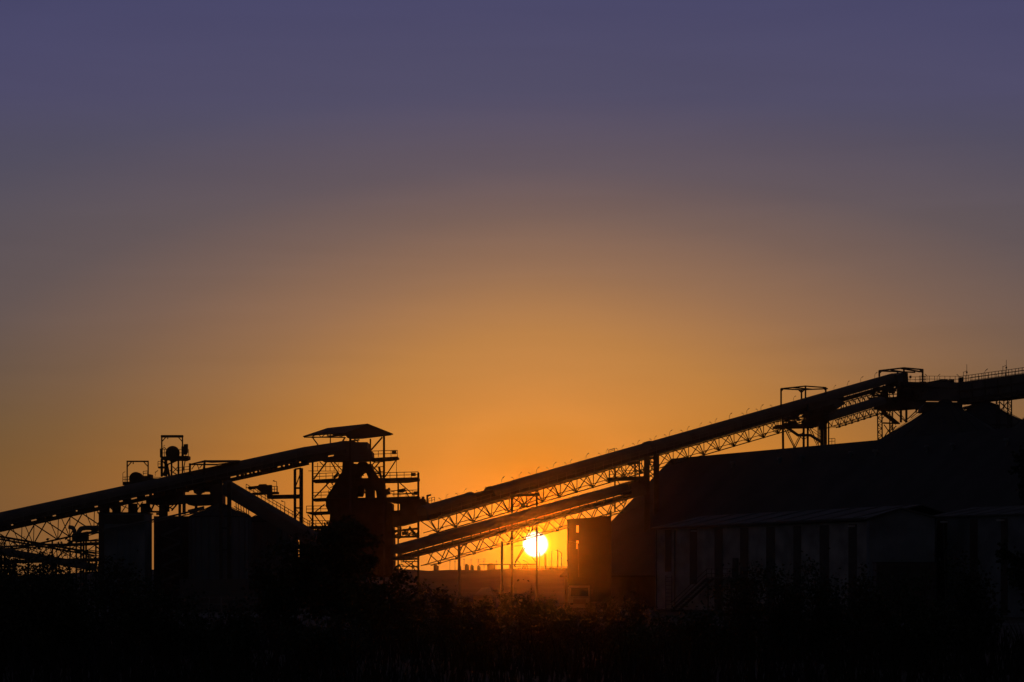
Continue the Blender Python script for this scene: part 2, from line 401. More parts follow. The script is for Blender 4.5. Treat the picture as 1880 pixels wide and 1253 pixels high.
for x, rt, rb, w, dy in ((1437, 765, 824, 0.3, 0), (1475.5, 780, 822, 0.3, 1), (1483, 780, 822, 0.28, 6), (1509, 770, 820, 0.45, 1), (1515.3, 765, 820, 0.42, 3), (1521.3, 772, 818, 0.2, 6)):
    b = MB(); b.beam(x, rt, x + (0.8 if x < 1440 else 0), rb, Y + 3 + dy, w); b.build('leg', M_STEEL, ra)
b = MB()
for x1, a1, x2, a2, w in ((1439, 785, 1459, 824, .14), (1443, 785, 1461, 824, .1), (1459, 824, 1473, 795, .14), (1456, 823, 1470, 796, .09), (1487, 785, 1503, 818, .12), (1484, 786, 1500, 818, .09),
                         (1446, 794, 1455, 793, .12), (1470, 803, 1475, 807, .1), (1482, 803, 1476, 807, .1), (1487, 784, 1506, 797, .07), (1487, 789, 1506, 802, .07)):
    b.beam(x1, a1, x2, a2, Y + 5, w)
b.build('brace', M_STEEL, ra)
b = MB(); b.path([P(1442, 783, 334), P(1465, 799.5, 334), P(1488, 799.5, 334), P(1509, 812.5, 334)], 0.21); b.beam(1447, 786, 1464, 797, 333.5, 0.12); b.build('chute_pipe', M_GALV, ra)
b = MB()
for x in (1502.5, 1507.5): b.beam(x, 782, x, 815, 332, 0.09)
for k in range(16): b.beam(1502.5, 783 + 2 * k, 1507.5, 783 + 2 * k, 332, 0.06)
for x in (1500.8, 1504.5): b.beam(x, 784, x, 810, 331.2, 0.06)
b.build('ladder', M_STEEL, ra)
b = MB()
for k in range(46):                        # tail drum, idlers and drive gear under the belt
    x = 1440 + 90 * random.random(); r = 776 - 0.29 * (x - 1440) + (random.random() - 0.5) * 17 + 2
    b.box(P(x, r, 333 + 3 * random.random()), (0.3 + 0.9 * random.random(), 0.5, 0.15 + 0.5 * random.random()), 0)
for k in range(26):
    x = 1445 + 70 * random.random(); r = 771 - 0.29 * (x - 1440) + (random.random() - 0.5) * 12
    b.beam(x, r, x + random.uniform(-9, 9), r + random.uniform(-9, 9), 333 + random.random() * 4, 0.1)
for dr_ in (-9, -4, 1, 6): b.bar(P(1438, 779 + dr_, 333.2), P(1532, 752 + dr_, 333.2), 0.16); b.bar(P(1438, 779 + dr_, 336), P(1532, 752 + dr_, 336), 0.16)
for k in range(6): b.bar(P(1444 + 16 * k, 768 - 4.6 * k, 333.2), P(1444 + 16 * k, 786 - 4.6 * k, 336), 0.14)
b.build('drive_gear', M_STEEL, ra)
b = MB(); b.ex([(1484, 741), (1538, 733), (1552, 741), (1536, 752), (1536, 766), (1522, 772), (1514, 788), (1507, 788), (1505, 770), (1484, 770)], 336, 2.5); b.build('chute_housing', M_HOOD, ra)
b = MB(); b.rail(P(1521.5, 816, 333), P(1533, 815.4, 333), 0.8, 0.45, 0.07); b.build('roof_rail', M_STEEL, ra)
# station B
Y = 345
rb = empty('transfer_station', (P(1650, 900, 346).x, 346, 0), 'topmost open frame station where the long conveyor ends, on lattice legs', 'conveyor station')
portal(rb, [(1614.3, 681.5, 692, 3), (1648, 683, 692, 6), (1659.5, 676, 702, -1), (1694, 679, 703, 2)],
       [(1614, 681, 3, 1659.5, 675.8, -1), (1659.5, 675.8, -1, 1694.5, 679, 2), (1614, 681.6, 3, 1650, 682.5, 6), (1627, 682, 4, 1680, 684, 1), (1636, 680, 4, 1655, 683, 0),
        (1614.3, 686, 3, 1619, 681, 3), (1689, 679, 2, 1694, 685, 2), (1655, 677, -1, 1690, 683, 2)], Y, 0.24)
b = MB(); b.ex([(1661, 685), (1667, 685), (1667, 693.5), (1665, 694), (1665, 700), (1662, 700), (1662, 693.5), (1661, 693)], 346, 0.6); b.build('control_cabinet', M_STEEL, rb); b = MB(); b.ex([(1670.5, 690), (1673.5, 690), (1673.5, 694.5), (1670.5, 694.5)], 346, 0.5); b.build('control_cabinet', M_STEEL, rb)
b = MB(); b.rail(P(1661, 703, 346), P(1700, 702.5, 346), 0.85, 0.9, 0.06); b.build('handrail', M_STEEL, rb)
b = MB(); b.ex([(1652, 701), (1700, 702), (1700, 707), (1652, 708.5)], 345, 4); b.ex([(1614, 741), (1697, 737), (1697, 748), (1660, 751), (1640, 752.5), (1622, 751.5)], 345, 4)
b.ex([(1640, 730), (1700, 727), (1700, 738), (1640, 742)], 347, 3); b.ex([(1606, 735), (1640, 730), (1640, 742), (1612, 744)], 346, 2.6); b.build('platform', M_STEEL, rb)
b = MB()
for k in range(60):
    x = 1600 + 100 * random.random(); r = random.uniform(704, 746) + (8 if x < 1630 else 0)
    b.box(P(x, r, 345 + 3 * random.random()), (0.3 + 1.1 * random.random(), 0.5, 0.15 + 0.5 * random.random()))
for k in range(30):
    x = 1600 + 100 * random.random(); r = random.uniform(706, 744) + (8 if x < 1630 else 0)
    b.beam(x, r, x + random.uniform(-9, 9), r + random.uniform(-9, 9), 344 + random.random() * 4, 0.12)
for dr_ in range(7): b.bar(P(1600, 718 + 5 * dr_, 346), P(1700, 706 + 6.5 * dr_, 346), 0.14)
for k in range(6): b.bar(P(1604 + 18 * k, 716, 345), P(1604 + 18 * k, 745, 348), 0.16)
b.build('drive_gear', M_STEEL, rb)
def lattice_leg(root, x0, x1, r0, r1, Y, lean=0.0, w=0.12, step=6.5):
    b = MB()
    z1 = r1
    for yy in (Y, Y + (x1 - x0) * Y / F):
        b.beam(x0, r0, x0 + lean, z1, yy, w); b.beam(x1, r0, x1 + lean, z1, yy, w)
        r = r0; k = 0
        while r < z1 - 1:
            e = min(r + step, z1); f0 = lean * (r - r0) / (z1 - r0); f1 = lean * (e - r0) / (z1 - r0)
            a, c = (x0, x1) if k % 2 else (x1, x0)
            b.beam(a + f0, r, c + f1, e, yy, w * 0.6); b.beam(x0 + f1, e, x1 + f1, e, yy, w * 0.5); r = e; k += 1
    b.build('lattice_leg', M_STEEL, root)
lattice_leg(rb, 1611, 1619, 748, 990, 345, 3, 0.17)
lattice_leg(rb, 1633.5, 1639, 748, 990, 347, -1, 0.15)
b = MB()
for x1, a1, x2, a2, w in ((1654, 750, 1654, 776, .3), (1664, 750, 1664, 776, .3), (1619, 757, 1646, 778, .45), (1622, 753, 1650, 777, .15), (1639, 753, 1664, 776, .14), (1646, 750, 1662, 772, .1),
                         (1687, 750, 1666, 770, .15), (1694, 750, 1672, 768, .12), (1682, 748, 1682, 758, .2), (1690, 748, 1690, 756, .2), (1621, 777, 1652, 778, .22), (1638, 778, 1650, 776, .25),
                         (1623, 780, 1637, 800, .13), (1640, 778, 1623, 803, .13), (1640, 790, 1645, 782, .12), (1634, 790, 1646, 783, .1), (1619, 770, 1634, 752, .12), (1619, 750, 1634, 768, .12)):
    b.beam(x1, a1, x2, a2, 347, w)
b.build('brace', M_STEEL, rb)
# lattice support near the right edge
rt = empty('conveyor_trestle', (P(1842, 900, 338).x, 338, 0), 'lattice trestle under the gallery, beside the second silo cone near the right edge', 'trestle')
lattice_leg(rt, 1829, 1835, 733, 1000, 338, 0, 0.14); lattice_leg(rt, 1850, 1857, 733, 1000, 338, 1.5, 0.16)
b = MB()
for x1, a1, x2, a2 in ((1835, 738, 1850, 752), (1850, 738, 1836, 756), (1843, 735, 1843, 752), (1829, 734.5, 1857, 732.5), (1836, 752, 1851, 764)): b.beam(x1, a1, x2, a2, 338.3, .13)
b.build('brace', M_STEEL, rt)

# ---------------------------------------------------------------- masts and lamps on the gallery
def lamp_proto(name, h, arm, label, cat, group):
    r = empty(name, (0, 0, 0), label, cat, group)
    b = MB(); b.bar((0, 0, -0.15), (0, 0, h * 0.62), 0.045); b.bar((0, 0, h * 0.6), (arm * 0.9, 0, h * 0.97), 0.04); b.build('post', M_GALV, r)
    b = MB(); b.bar((arm * 0.55, 0, h * 0.84), (arm * 1.3, 0, h * 1.02), 0.09, 0.08); b.build('lamp_head', M_STEEL, r)
    return r
lp = lamp_proto('walkway_lamp', 0.95, 0.34, '', 'lamp', 'small lamps along the long conveyor cover')
lamp_px = [819, 852, 888, 921, 953, 985, 1016, 1047, 1076, 1113, 1142, 1171, 1202, 1229, 1262, 1285, 1313, 1339, 1371, 1397, 1457, 1531, 1556, 1580, 1606]
for i, x in enumerate(lamp_px):
    o = lp if i == 0 else copy_tree(lp)
    off = -0.42 if 862 < x < 898 else -0.02
    o.location = C1.at(C1.t_px(x), 0, off); o.rotation_euler.z = math.radians(random.uniform(-40, 40)); s = random.uniform(0.62, 0.95); o.scale = (s, s, s)
    o['label'] = ('lowest' if i == 0 else ORD[i]) + ' small bracket lamp counted up the long conveyor cover from the roofed tower'
st = lamp_proto('flood_lamp', 0.34, -0.22, '', 'lamp', 'stubby flood lamps along the long conveyor cover')
for i, x in enumerate([809, 840, 877, 943, 974, 1007, 1040, 1102, 1134, 1165, 1196, 1223, 1253, 1306, 1365, 1391, 1417]):
    o = st if i == 0 else copy_tree(st)
    o.location = C1.at(C1.t_px(x), 0, -0.02 if not 862 < x < 898 else -0.42)
    o['label'] = ('lowest' if i == 0 else ORD[i]) + ' stubby flood lamp counted up the long conveyor cover, tilted to the left'
b = MB()
for x in (1117.5, 1128): q = C1.at(C1.t_px(x), 0, -0.1); b.bar(q, q + Vector((0, 0, 0.52)), 0.08)
q0 = C1.at(C1.t_px(1117.5), 0, -0.1) + Vector((0, 0, 0.52)); q1 = C1.at(C1.t_px(1128), 0, -0.1) + Vector((0, 0, 0.52))
b.bar(q0, q1 , 0.09); b.bar(q0 + Vector((0.15, 0, -0.2)), q1 + Vector((-0.1, 0, -0.2)), 0.06)
tag(b.build('guard_hoop', M_STEEL, base=C1.at(C1.t_px(1122), 0, -0.1)), 'small square hoop on the long conveyor cover, above the lower conveyor head', 'hoop')
gl = lamp_proto('gallery_lamp', 1.5, 0.42, '', 'lamp', 'lamps on the top right gallery')
for i, (x, fl, nm) in enumerate([(1703.5, -1, 'gallery lamp leaning left beside the topmost open frame'), (1720.5, 1, 'gallery lamp leaning right, just left of the dark hump on the gallery'),
                                 (1762, -1, 'gallery lamp above the dark cabinet, leaning left'), (1806, 1, 'tall gallery lamp between the two thin masts')]):
    o = gl if i == 0 else copy_tree(gl)
    o.location = (G if x > 1768 else GF).at((G if x > 1768 else GF).t_px(x), 0, 0.0); s = 0.85 if i < 3 else 1.1; o.scale = (s * fl, s, s); o['label'] = nm
for x, top, nm in ((1775, 669, 'thin mast on the gallery beside the dark cabinet'), (1847.5, 661, 'taller thin mast on the gallery close to the right edge')):
    q = G.at(G.t_px(x), 0, 0); k = MB(); zt = CZ + (HR - top) * q.y / F
    r = empty('mast', q, nm, 'mast', 'thin masts on the top right gallery')
    k.tube(q - Vector((0, 0, 0.1)), (q.x, q.y, zt), 0.05, 0.03, 6); k.build('pole', M_GALV, r)
    k = MB(); k.box(q + Vector((0, 0, (zt - q.z) * 0.55)), (0.2, 0.2, 0.25)); k.bar(q + Vector((-0.5, 0, 0.3)), q + Vector((-0.5, 0, 1.6)), 0.06); k.bar(q + Vector((-0.5, 0, 1.5)), q + Vector((0.0, 0, 1.75)), 0.06)
    k.build('bracket', M_STEEL, r)

# ---------------------------------------------------------------- roofed transfer tower
tw = empty('transfer_tower', (P(650, 900, 328).x, 328, 0), 'tall steel transfer tower with pitched canopy roof, hoppers and railed platforms', 'tower')
for x, rt, Yc, w in ((574, 846, 331, .26), (643, 800, 322.5, .3), (705, 800, 325, .3), (731, 878, 328, .22), (768, 868, 330, .3), (680, 806, 338, .22)):
    b = MB(); q = P(x, rt, Yc); b.bar(q, (q.x, q.y, 0), w); b.build('column', M_STEEL, tw)
b = MB()
b.prism([P(556, 801, 334), P(601, 786, 338), P(675, 778, 327), P(660, 786, 326), P(632, 796, 325.5), P(600, 797, 329), P(578, 798.5, 332)], (0, 0.25, -0.12))
b.prism([P(675, 778, 327), P(601, 786, 338), P(612, 799, 344), P(722, 797, 333)], (0, 0.2, -0.12))
b.build('canopy_roof', M_ROOF, tw)
b = MB(); b.ex([(632, 795.7), (660, 785.7), (675, 778), (721, 796.3), (718, 799.5), (702, 801.5), (664, 806), (645, 806.5), (637, 804)], 325.2, 0.35); b.build('gable_sheet', M_ROOF, tw)
b = MB()
for x1, a1, x2, a2, w in ((558, 803, 634, 803.5, .16), (572, 804, 636, 800, .12), (572, 803, 583, 797, .1), (583, 797, 590, 803, .1), (590, 803, 598, 797, .1), (598, 797, 608, 803, .1), (608, 803, 616, 796, .1), (616, 796, 626, 803, .1), (626, 803, 634, 797, .1),
                         (600, 800.5, 633, 799, .09), (574, 804, 586, 820, .17), (606.5, 798, 606.5, 815, .15), (702, 803, 681, 827, .22), (634, 803, 628, 812, .2), (650, 806, 658, 812, .15), (644, 810, 660, 808, .2)):
    b.beam(x1, a1, x2, a2, 327, w)
b.build('roof_truss', M_STEEL, tw)
b = MB(); b.ex([(622, 811), (631, 809.5), (652, 810.5), (653, 812), (674.5, 812), (674.5, 824), (683, 829), (684, 844), (660, 846), (612, 846), (590, 846), (612, 838)], 322.8, 5.0); b.build('head_housing', M_HOOD, tw)
def platform(poly, Y, depth, rails, boxes=(), lab=None):
    b = MB(); b.ex(poly, Y, depth); pl = b.build('platform', M_STEEL, tw)
    for x1, a1, x2, a2, h in rails:
        for yy in (Y, Y + depth):
            b = MB(); b.rail(P(x1, a1, yy), P(x2, a2, yy), h, 0.95, 0.08); b.build('handrail', M_STEEL, pl)
    for bx in boxes:
        b = MB(); b.ex(bx, Y - 0.1, 0.4); b.build('control_box', M_STEEL, pl)
platform([(680, 841.5), (730, 838.3), (730, 841.5), (715, 844), (680, 845.5)], 324, 5, [(683, 840, 729.5, 838.5, 0.88)], [[(719.5, 828), (727.5, 828), (727.5, 834), (719.5, 834)]])
platform([(683, 879), (768, 876.5), (768, 881), (745, 884), (683, 885)], 325, 6, [(690, 879, 768, 877, 0.8)], [[(754.5, 868.3), (763, 868.3), (763, 874.5), (754.5, 874.5)]])
platform([(574, 881), (628, 878), (628, 884), (574, 885.3)], 328, 5, [(575, 881, 622, 879, 0.85)])
platform([(574, 915.5), (605, 914), (605, 918.5), (574, 919.8)], 328, 5, [(575, 915.5, 604, 914.5, 0.85)])
platform([(562, 940.5), (606, 939), (606, 943), (571, 945), (562, 942.5)], 327, 5, [(562.5, 940.5, 602, 940, 0.85)])
platform([(566, 966), (612, 965.5), (612, 971), (566, 971)], 327, 5, [(568, 966, 604, 966, 0.75)])
platform([(704, 913.5), (769, 911), (769, 917), (738, 921), (704, 921)], 325, 6, [(712, 912.5, 768, 911, 0.85)], [[(759, 902.5), (766, 902.5), (766, 909), (759, 909)], [(731.5, 899), (744, 896.5), (744.5, 902), (739, 905), (731.5, 904)]])
b = MB()
for x1, a1, x2, a2, w in ((600, 848, 576, 880, .2), (608, 849, 628, 880, .16), (613, 848, 630, 866, .14), (587, 848, 595, 856, .13), (577, 857, 630, 857, .08), (566, 865, 628, 865.5, .08), (583, 850, 583, 865, .07), (598, 850, 598, 865, .07), (606, 850, 606, 865, .07), (613.5, 850, 613.5, 865, .07), (621, 850, 621, 865, .07),
                         (604, 906 - 20, 577, 914, .18), (608, 886, 612, 892, .14), (596, 926, 579, 940, .15), (565, 945, 574, 957, .15), (577, 945, 592, 965, .15), (589, 945, 604, 965, .12),
                         (699, 846, 684, 864, .18), (683, 855, 702, 876, .18), (728, 844, 707, 876, .16), (728, 843, 728, 878, .07), (733, 886, 761, 911, .15), (690, 846, 680, 858, .15),
                         (704, 887, 716, 886, .1), (603, 900, 603, 914, .06)):
    b.beam(x1, a1, x2, a2, 326.5, w)
b.build('brace', M_STEEL, tw)
rt_ = random.Random(11)
b = MB()
for k in range(5): b.beam(600 + 3 * k, 912 - 8 * k, 632, 902 - 9 * k, 325.5, 0.12); b.beam(688, 850 + 8 * k, 704, 848 + 9 * k, 325.5, 0.1)
for x1, a1, x2, a2, w in ((612, 905, 600, 893, .14), (600, 893, 600, 880, .14), (696, 858, 700, 880, .3), (688, 868, 700, 872, .2), (622, 868, 612, 878, .3), (636, 882, 620, 898, .2), (648, 902, 656, 915, .3), (660, 868, 668, 874, .12), (661, 874, 672, 868, .1),
                         (706, 905, 716, 897, .35), (709, 898, 709, 914, .18), (716, 904, 731, 900, .1), (720, 909, 766, 906, .1), (744, 900, 750, 912, .14), (672, 905, 687, 913, .14), (687, 903, 672, 912, .1), (664, 897, 671, 906, .16)):
    b.beam(x1, a1, x2, a2, 325.5 + rt_.random(), w)
b.build('pipework', M_STEEL, tw)
b = MB()   # hopper with sloping sides
b.ex([(629, 845), (646, 845), (646, 851), (656, 852), (652, 866), (650, 884), (646, 890), (641, 905), (641, 916), (598, 916), (600, 912), (612, 893), (622, 875), (628, 866)], 324, 4); b.build('hopper', M_RUST, tw)
b = MB(); b.ex([(655, 853), (660, 848), (672, 848), (674, 852), (682, 852), (682, 858), (691, 873), (695, 878), (676, 878), (672, 868), (667, 866), (661, 873), (661, 878), (650, 878), (652, 858)], 324.3, 4); b.build('chute', M_RUST, tw)
b = MB(); b.ex([(648, 878), (704, 878), (706, 892), (706, 918), (692, 918), (690, 902), (686, 898), (686, 918), (671, 918), (670, 898), (664, 890), (657, 893), (654, 906), (652, 918), (643, 918), (643, 906), (648, 894)], 324.6, 3.5); b.build('chute', M_RUST, tw)
b = MB(); b.ex([(655, 888), (669, 887), (668, 904), (665, 912), (655, 912)], 327, 2); b.build('screw_feeder', M_STEEL, tw)
b = MB(); b.ex([(604, 914), (712, 914), (712, 922), (719, 924), (719, 940), (722, 1000), (722, 1035), (720, 1060), (612, 1060), (612, 972), (604, 962), (606, 946), (598, 930), (598, 920)], 325.3, 7); b.build('lower_cladding', M_RUST, tw)
b = MB(); b.ex([(706, 898), (714, 900), (716, 907), (706, 909)], 325, 2)
b.ex([(738, 918), (769, 917), (769, 957), (738, 965), (722, 967), (719, 938), (734, 937), (734, 924), (719, 923)], 325.6, 5); b.build('drive_housing', M_STEEL, tw)
b = MB()
for x1, a1, x2, a2, w in ((719, 976, 767, 971, .3), (735, 965, 735, 986, .3), (738, 980, 747, 979, .5), (752, 969, 768, 988, .35), (722, 987, 769, 985, .3), (745, 985, 753, 966, .15), (719, 982, 733, 974, .14),
                         (735, 1028, 770, 1026, .3), (736, 1032, 769, 1031, .14), (740, 1030, 762, 1046, .12), (762, 1029, 742, 1046, .12), (745, 1030, 770, 1045, .12), (757, 1030, 757, 1046, .12), (738, 1040, 770, 1040, .14), (733, 1020, 770, 1016, .22),
                         (724, 1010, 770, 1006, .3)):
    b.beam(x1, a1, x2, a2, 329, w)
for k in range(26):
    x = rt_.uniform(723, 766); r = rt_.choice([rt_.uniform(968, 985), rt_.uniform(1020, 1044)]); b.beam(x, r, x + rt_.uniform(-12, 12), r + rt_.uniform(-6, 6), 329 + rt_.random(), rt_.uniform(.08, .3))
b.build('lower_brace', M_STEEL, tw)
b = MB(); b.ex([(769, 917), (772, 915.5), (774, 916), (774, 912), (778.5, 912), (778.5, 916), (781, 917), (782, 922), (789, 924), (785, 936), (769, 950)], 325, 2); b.build('tail_housing', M_STEEL, tw)
b = MB(); b.path([P(784.5, 930, 325.4), P(784.5, 911), ] if False else [P(784.5, 930, 325.4), P(784.5, 910.5, 325.4), P(791.5, 909, 325.4)], 0.13); b.build('vent_pipe', M_GALV, tw)
b = MB(); b.rail(P(787, 925, 325), P(798, 922, 325), 0.7, 0.4, 0.07); b.build('handrail', M_STEEL, tw)

# ---------------------------------------------------------------- trestles of the main conveyors
def trestle(name, legs, braces, label, Y):
    q = P(legs[0][0], HR, Y); r = empty(name, (q.x, Y, 0), label, 'trestle', 'steel trestles carrying the conveyors')
    for x, rt, w, dy in legs:
        b = MB(); p = P(x, rt, Y + dy); b.bar(p, (p.x, p.y, 0), w); b.build('leg', M_STEEL, r)
    b = MB()
    for x1, a1, x2, a2, w in braces: b.beam(x1, a1, x2, a2, Y, w)
    b.build('brace', M_STEEL, r)
    return r
trestle('conveyor_trestle', [(940, 913, 0.33, 0), (985.5, 905, 0.25, 3)],
        [(936, 911, 990, 908, .34), (943, 915, 960, 927, .14), (983, 909, 960, 927, .14), (960, 927, 943, 945, .12), (960, 927, 983, 942, .12), (943, 926, 983, 924, .09), (950, 914, 958, 926, .1), (972, 911, 962, 926, .1), (956, 928, 964, 928, .5), (942, 930, 983, 932, .07),
         (944, 966, 984, 963, .2), (956, 966, 944, 985, .13), (963, 966, 944, 990, .13), (966, 967, 950, 992, .1), (960, 966, 972, 978, .12), (984, 967, 973, 978, .12), (972, 966, 972, 976, .12), (950, 965, 950, 975, .1), (944, 1003, 960, 1002, .08),
         (945, 1033, 961, 1005, .12), (945, 1036, 964, 1006, .12), (976, 1022, 984, 1033, .1), (944, 1037, 984, 1036, .13)],
        'two legged steel trestle standing in front of the sun', 303)
trestle('conveyor_trestle', [(1187.5, 838, 0.75, 0), (1205, 834, 0.75, 3)],
        [(1190, 842, 1204, 841, .3), (1193, 852, 1200, 864, .14), (1200, 852, 1193, 868, .14), (1193, 866, 1201, 874, .12), (1192, 849, 1202, 849, .2), (1193, 872, 1202, 880, .14), (1202, 868, 1193, 876, .12)],
        'thick double column beside the gable end of the dark store', 314)
rr = trestle('conveyor_trestle', [(541.5, 862, 0.35, 0), (553, 860, 0.48, 2)],
        [(541, 896.5, 553, 896.5, .25), (541, 933, 553, 933, .22), (543, 893, 552, 868, .13), (544, 948, 553, 936, .13), (553, 948, 544, 936, .1), (541, 862, 553, 860, .2)],
        'ladder shaped trestle left of the roofed tower', 312)
trestle('conveyor_trestle', [(405.5, 885, 0.38, 0), (421, 885, 0.5, 2)],
        [(405, 930, 421, 930, .2), (405, 970, 421, 970, .2), (405, 1010, 421, 1010, .2)], 'pair of tall columns standing before the round silo', 290)
# hanging access platform by the thick columns
b = MB(); b.ex([(1117, 877), (1183, 874.5), (1183, 881), (1117, 883)], 309, 2.2)
rp = empty('service_platform', P(1150, 880, 310), 'railed service platform slung under the long conveyor, left of the thick columns', 'platform')
b.build('deck', M_STEEL, rp)
b = MB(); b.rail(P(1118, 877.5, 309), P(1182, 875, 309), 0.85, 1.0, 0.07); b.build('handrail', M_STEEL, rp)
b = MB()
for x1, a1, x2, a2, w in ((1129, 858, 1129, 893, .2), (1166, 847, 1166, 886, .2), (1174, 845, 1174, 888, .2), (1152, 853, 1174, 849, .35), (1140, 856, 1156, 875, .11), (1156, 855, 1140, 876, .11), (1158, 852, 1172, 872, .11), (1172, 852, 1158, 873, .11), (1121, 862, 1138, 890, .11), (1176, 850, 1182, 860, .12),
                         (1129, 917, 1129, 940, .2), (1133, 918, 1146, 932, .13), (1129, 935, 1150, 918, .13), (1138, 917, 1149, 926, .1), (1121, 938, 1121, 950, .25)):
    b.beam(x1, a1, x2, a2, 309.5, w)
b.build('hanger', M_STEEL, rp)

# ---------------------------------------------------------------- plant left of the tower
# horizontal beam with drive between trestle and descending conveyor
dr = empty('drive_platform', P(480, 912, 309), 'drive unit on a small railed platform at the head of the steep conveyor', 'platform')
b = MB(); b.ex([(462, 905), (510, 903), (510, 907), (462, 909)], 308, 1.8); b.ex([(497, 909), (552, 908), (552, 915.5), (497, 916.5)], 311, 0.8); b.build('deck', M_STEEL, dr)
b = MB(); b.ex([(455, 894), (474, 892), (476, 889.5), (488, 889), (489, 891), (498, 890.5), (499, 916), (490, 916), (490, 903), (480, 905), (470, 897), (456, 899)], 308.3, 1.3); b.build('motor', M_STEEL, dr)
b = MB(); b.rail(P(498, 904, 308), P(509.5, 903.5, 308), 0.75, 0.42, 0.08); b.build('handrail', M_STEEL, dr)
for x, top, nm in ((508, 885, 'hooked lamp above the small drive platform'), (523, 922, 'hooked lamp beside the handrail of the steep conveyor')):
    q = P(x, top + 20, 308); z = q.z + 20 * 308 / F
    o = empty('yard_lamp', q, nm, 'lamp', 'hooked lamps by the steep conveyor')
    b = MB(); b.bar(q, (q.x, q.y, z), 0.07); b.bar((q.x, q.y, z), (q.x - 0.35, q.y, z + 0.1), 0.07); b.build('post', M_GALV, o)
    b = MB(); b.bar((q.x - 0.25, q.y, z + 0.08), (q.x - 0.5, q.y, z + 0.15), 0.14); b.build('lamp_head', M_STEEL, o)
# open canopy
cn = empty('open_canopy', P(395, 868, 312), 'low open roof frame peeping over the left conveyor', 'canopy')
b = MB(); b.prism([P(348, 852, 310), P(375, 845.3, 314), P(438, 845, 314), P(438, 848, 312), P(385, 850, 311), P(376, 849, 311)], (0, 2.2, 0.08)); b.build('roof', M_ROOF, cn)
b = MB()
for x1, a1, x2, a2, w in ((348, 853, 400, 853.5, .2), (375, 846, 438, 849, .15), (400, 853, 438, 848, .16), (352, 862, 358, 853, .1), (362, 853, 366, 864, .1), (372, 853, 366, 860, .1), (376, 848, 374, 862, .25)): b.beam(x1, a1, x2, a2, 310.5, w)
b.build('roof_truss', M_STEEL, cn)
for x in (348.7, 375):
    b = MB(); b.beam(x, 851, x, 872, 310.5, .26); b.build('post', M_STEEL, cn)
b = MB(); b.rail(P(329, 869, 310), P(348, 867, 310), 0.75, 0.6, 0.07); b.build('handrail', M_STEEL, cn)
# portal with drum, low one
pa = empty('pulley_station', P(252, 890, 314), 'lower square portal frame around a round drum, above the left conveyor', 'machine')
def square_portal(root, x0, x1, rt, rb, Y, w, beamw):
    for x in (x0, x1):
        b = MB(); b.beam(x, rt, x, rb, Y, w); b.beam(x, rt, x, rb, Y + 2.2, w); b.build('post', M_STEEL, root)
    b = MB()
    for yy in (Y, Y + 2.2):
        b.beam(x0 - 1, rt, x1 + 1, rt, yy, beamw * 0.8, h=beamw)
        b.beam(x0, rt + 10, x0 + 8, rt + 1, yy, .12); b.beam(x1, rt + 10, x1 - 8, rt + 1, yy, .12)
    for x in (x0, x1): b.bar(P(x, rt, Y), P(x, rt, Y + 2.2), beamw * 0.8)
    b.beam(x0 + 11, rt, x0 + 11, rt + 5, Y + 1, .12)
    b.build('top_frame', M_STEEL, root)
square_portal(pa, 233.5, 272, 847.5, 888, 313, 0.16, 0.2)
c = P(250.5, 879.5, 314)
b = MB(); b.tube(c - Vector((0, 0.6, 0)), c + Vector((0, 0.7, 0)), 12.3 * 314 / F, n=28); b.build('drum', M_STEEL, pa)
b = MB(); b.ex([(225, 885), (262, 884), (262, 874), (270, 874), (270, 871), (276, 871), (276, 878), (300, 879), (300, 892), (225, 891)], 313, 2.5); b.build('deck', M_STEEL, pa)
b = MB(); b.rail(P(225.5, 886, 313), P(238, 885, 313), 0.7, 0.35, 0.07); b.beam(225.5, 878, 225.5, 869, 313, .06); b.beam(225.5, 869, 230, 866, 313, .06); b.rail(P(263, 874, 313), P(271, 873, 313), 0.6, 0.5, 0.07)
b.beam(275, 876, 295, 877, 313, .07); b.beam(285, 874, 285, 866, 313, .05); b.beam(285, 868, 290, 864, 313, .08); b.build('handrail', M_STEEL, pa)
# taller one
pb = empty('pulley_station', P(317, 872, 314), 'taller square portal frame holding a round vessel on legs, above the left conveyor', 'machine')
square_portal(pb, 297, 335, 801.5, 876, 312.5, 0.17, 0.34)
c = P(317, 832, 313.6); R = 13.0 * 313.6 / F
b = MB(); b.lathe(c, [(0.05, -R * 1.45), (R * 0.25, -R * 1.35), (R * 0.95, -R * 0.45)] + [(R * math.cos(a), R * math.sin(a)) for a in [math.pi / 2 * k / 8 - 0.2 for k in range(9)]] + [(0.02, R)], 28)
b.build('vessel', M_STEEL, pb, sm=True)
b = MB(); b.ex([(294, 838.5), (345, 837), (345, 843), (338, 845.5), (296, 844)], 312.4, 2.6); b.ex([(290, 857), (300, 856.5), (300, 860), (290, 860)], 312.4, 1.2); b.build('platform', M_STEEL, pb)
for x, w in ((304.5, .38), (315, .22), (327.5, .22), (297, .3)):
    b = MB(); b.beam(x, 843, x, 875, 313.2, w); b.build('leg', M_STEEL, pb)
b = MB()
for x1, a1, x2, a2, w in ((308, 852, 300, 874, .3), (306, 852, 311, 876, .3), (298, 846, 306, 856, .16), (327, 845, 308, 853, .18), (317, 857, 327, 866, .12), (327, 857, 317, 868, .1), (340, 846, 336, 866, .12), (312, 864, 325, 872, .14)): b.beam(x1, a1, x2, a2, 313, w)
b.build('brace', M_STEEL, pb)
b = MB(); b.ex([(337, 816), (344, 815.5), (344, 829), (342, 835), (337.5, 835)], 312.6, 0.7); b.ex([(333, 820), (336.4, 820), (336.4, 838), (333, 838)], 312.6, 0.7); b.build('filter_box', M_STEEL, pb)
b = MB(); b.ex([(293.5, 824), (297.5, 824), (297.5, 840), (293.5, 840)], 312.6, 0.7); b.build('control_box', M_STEEL, pb)
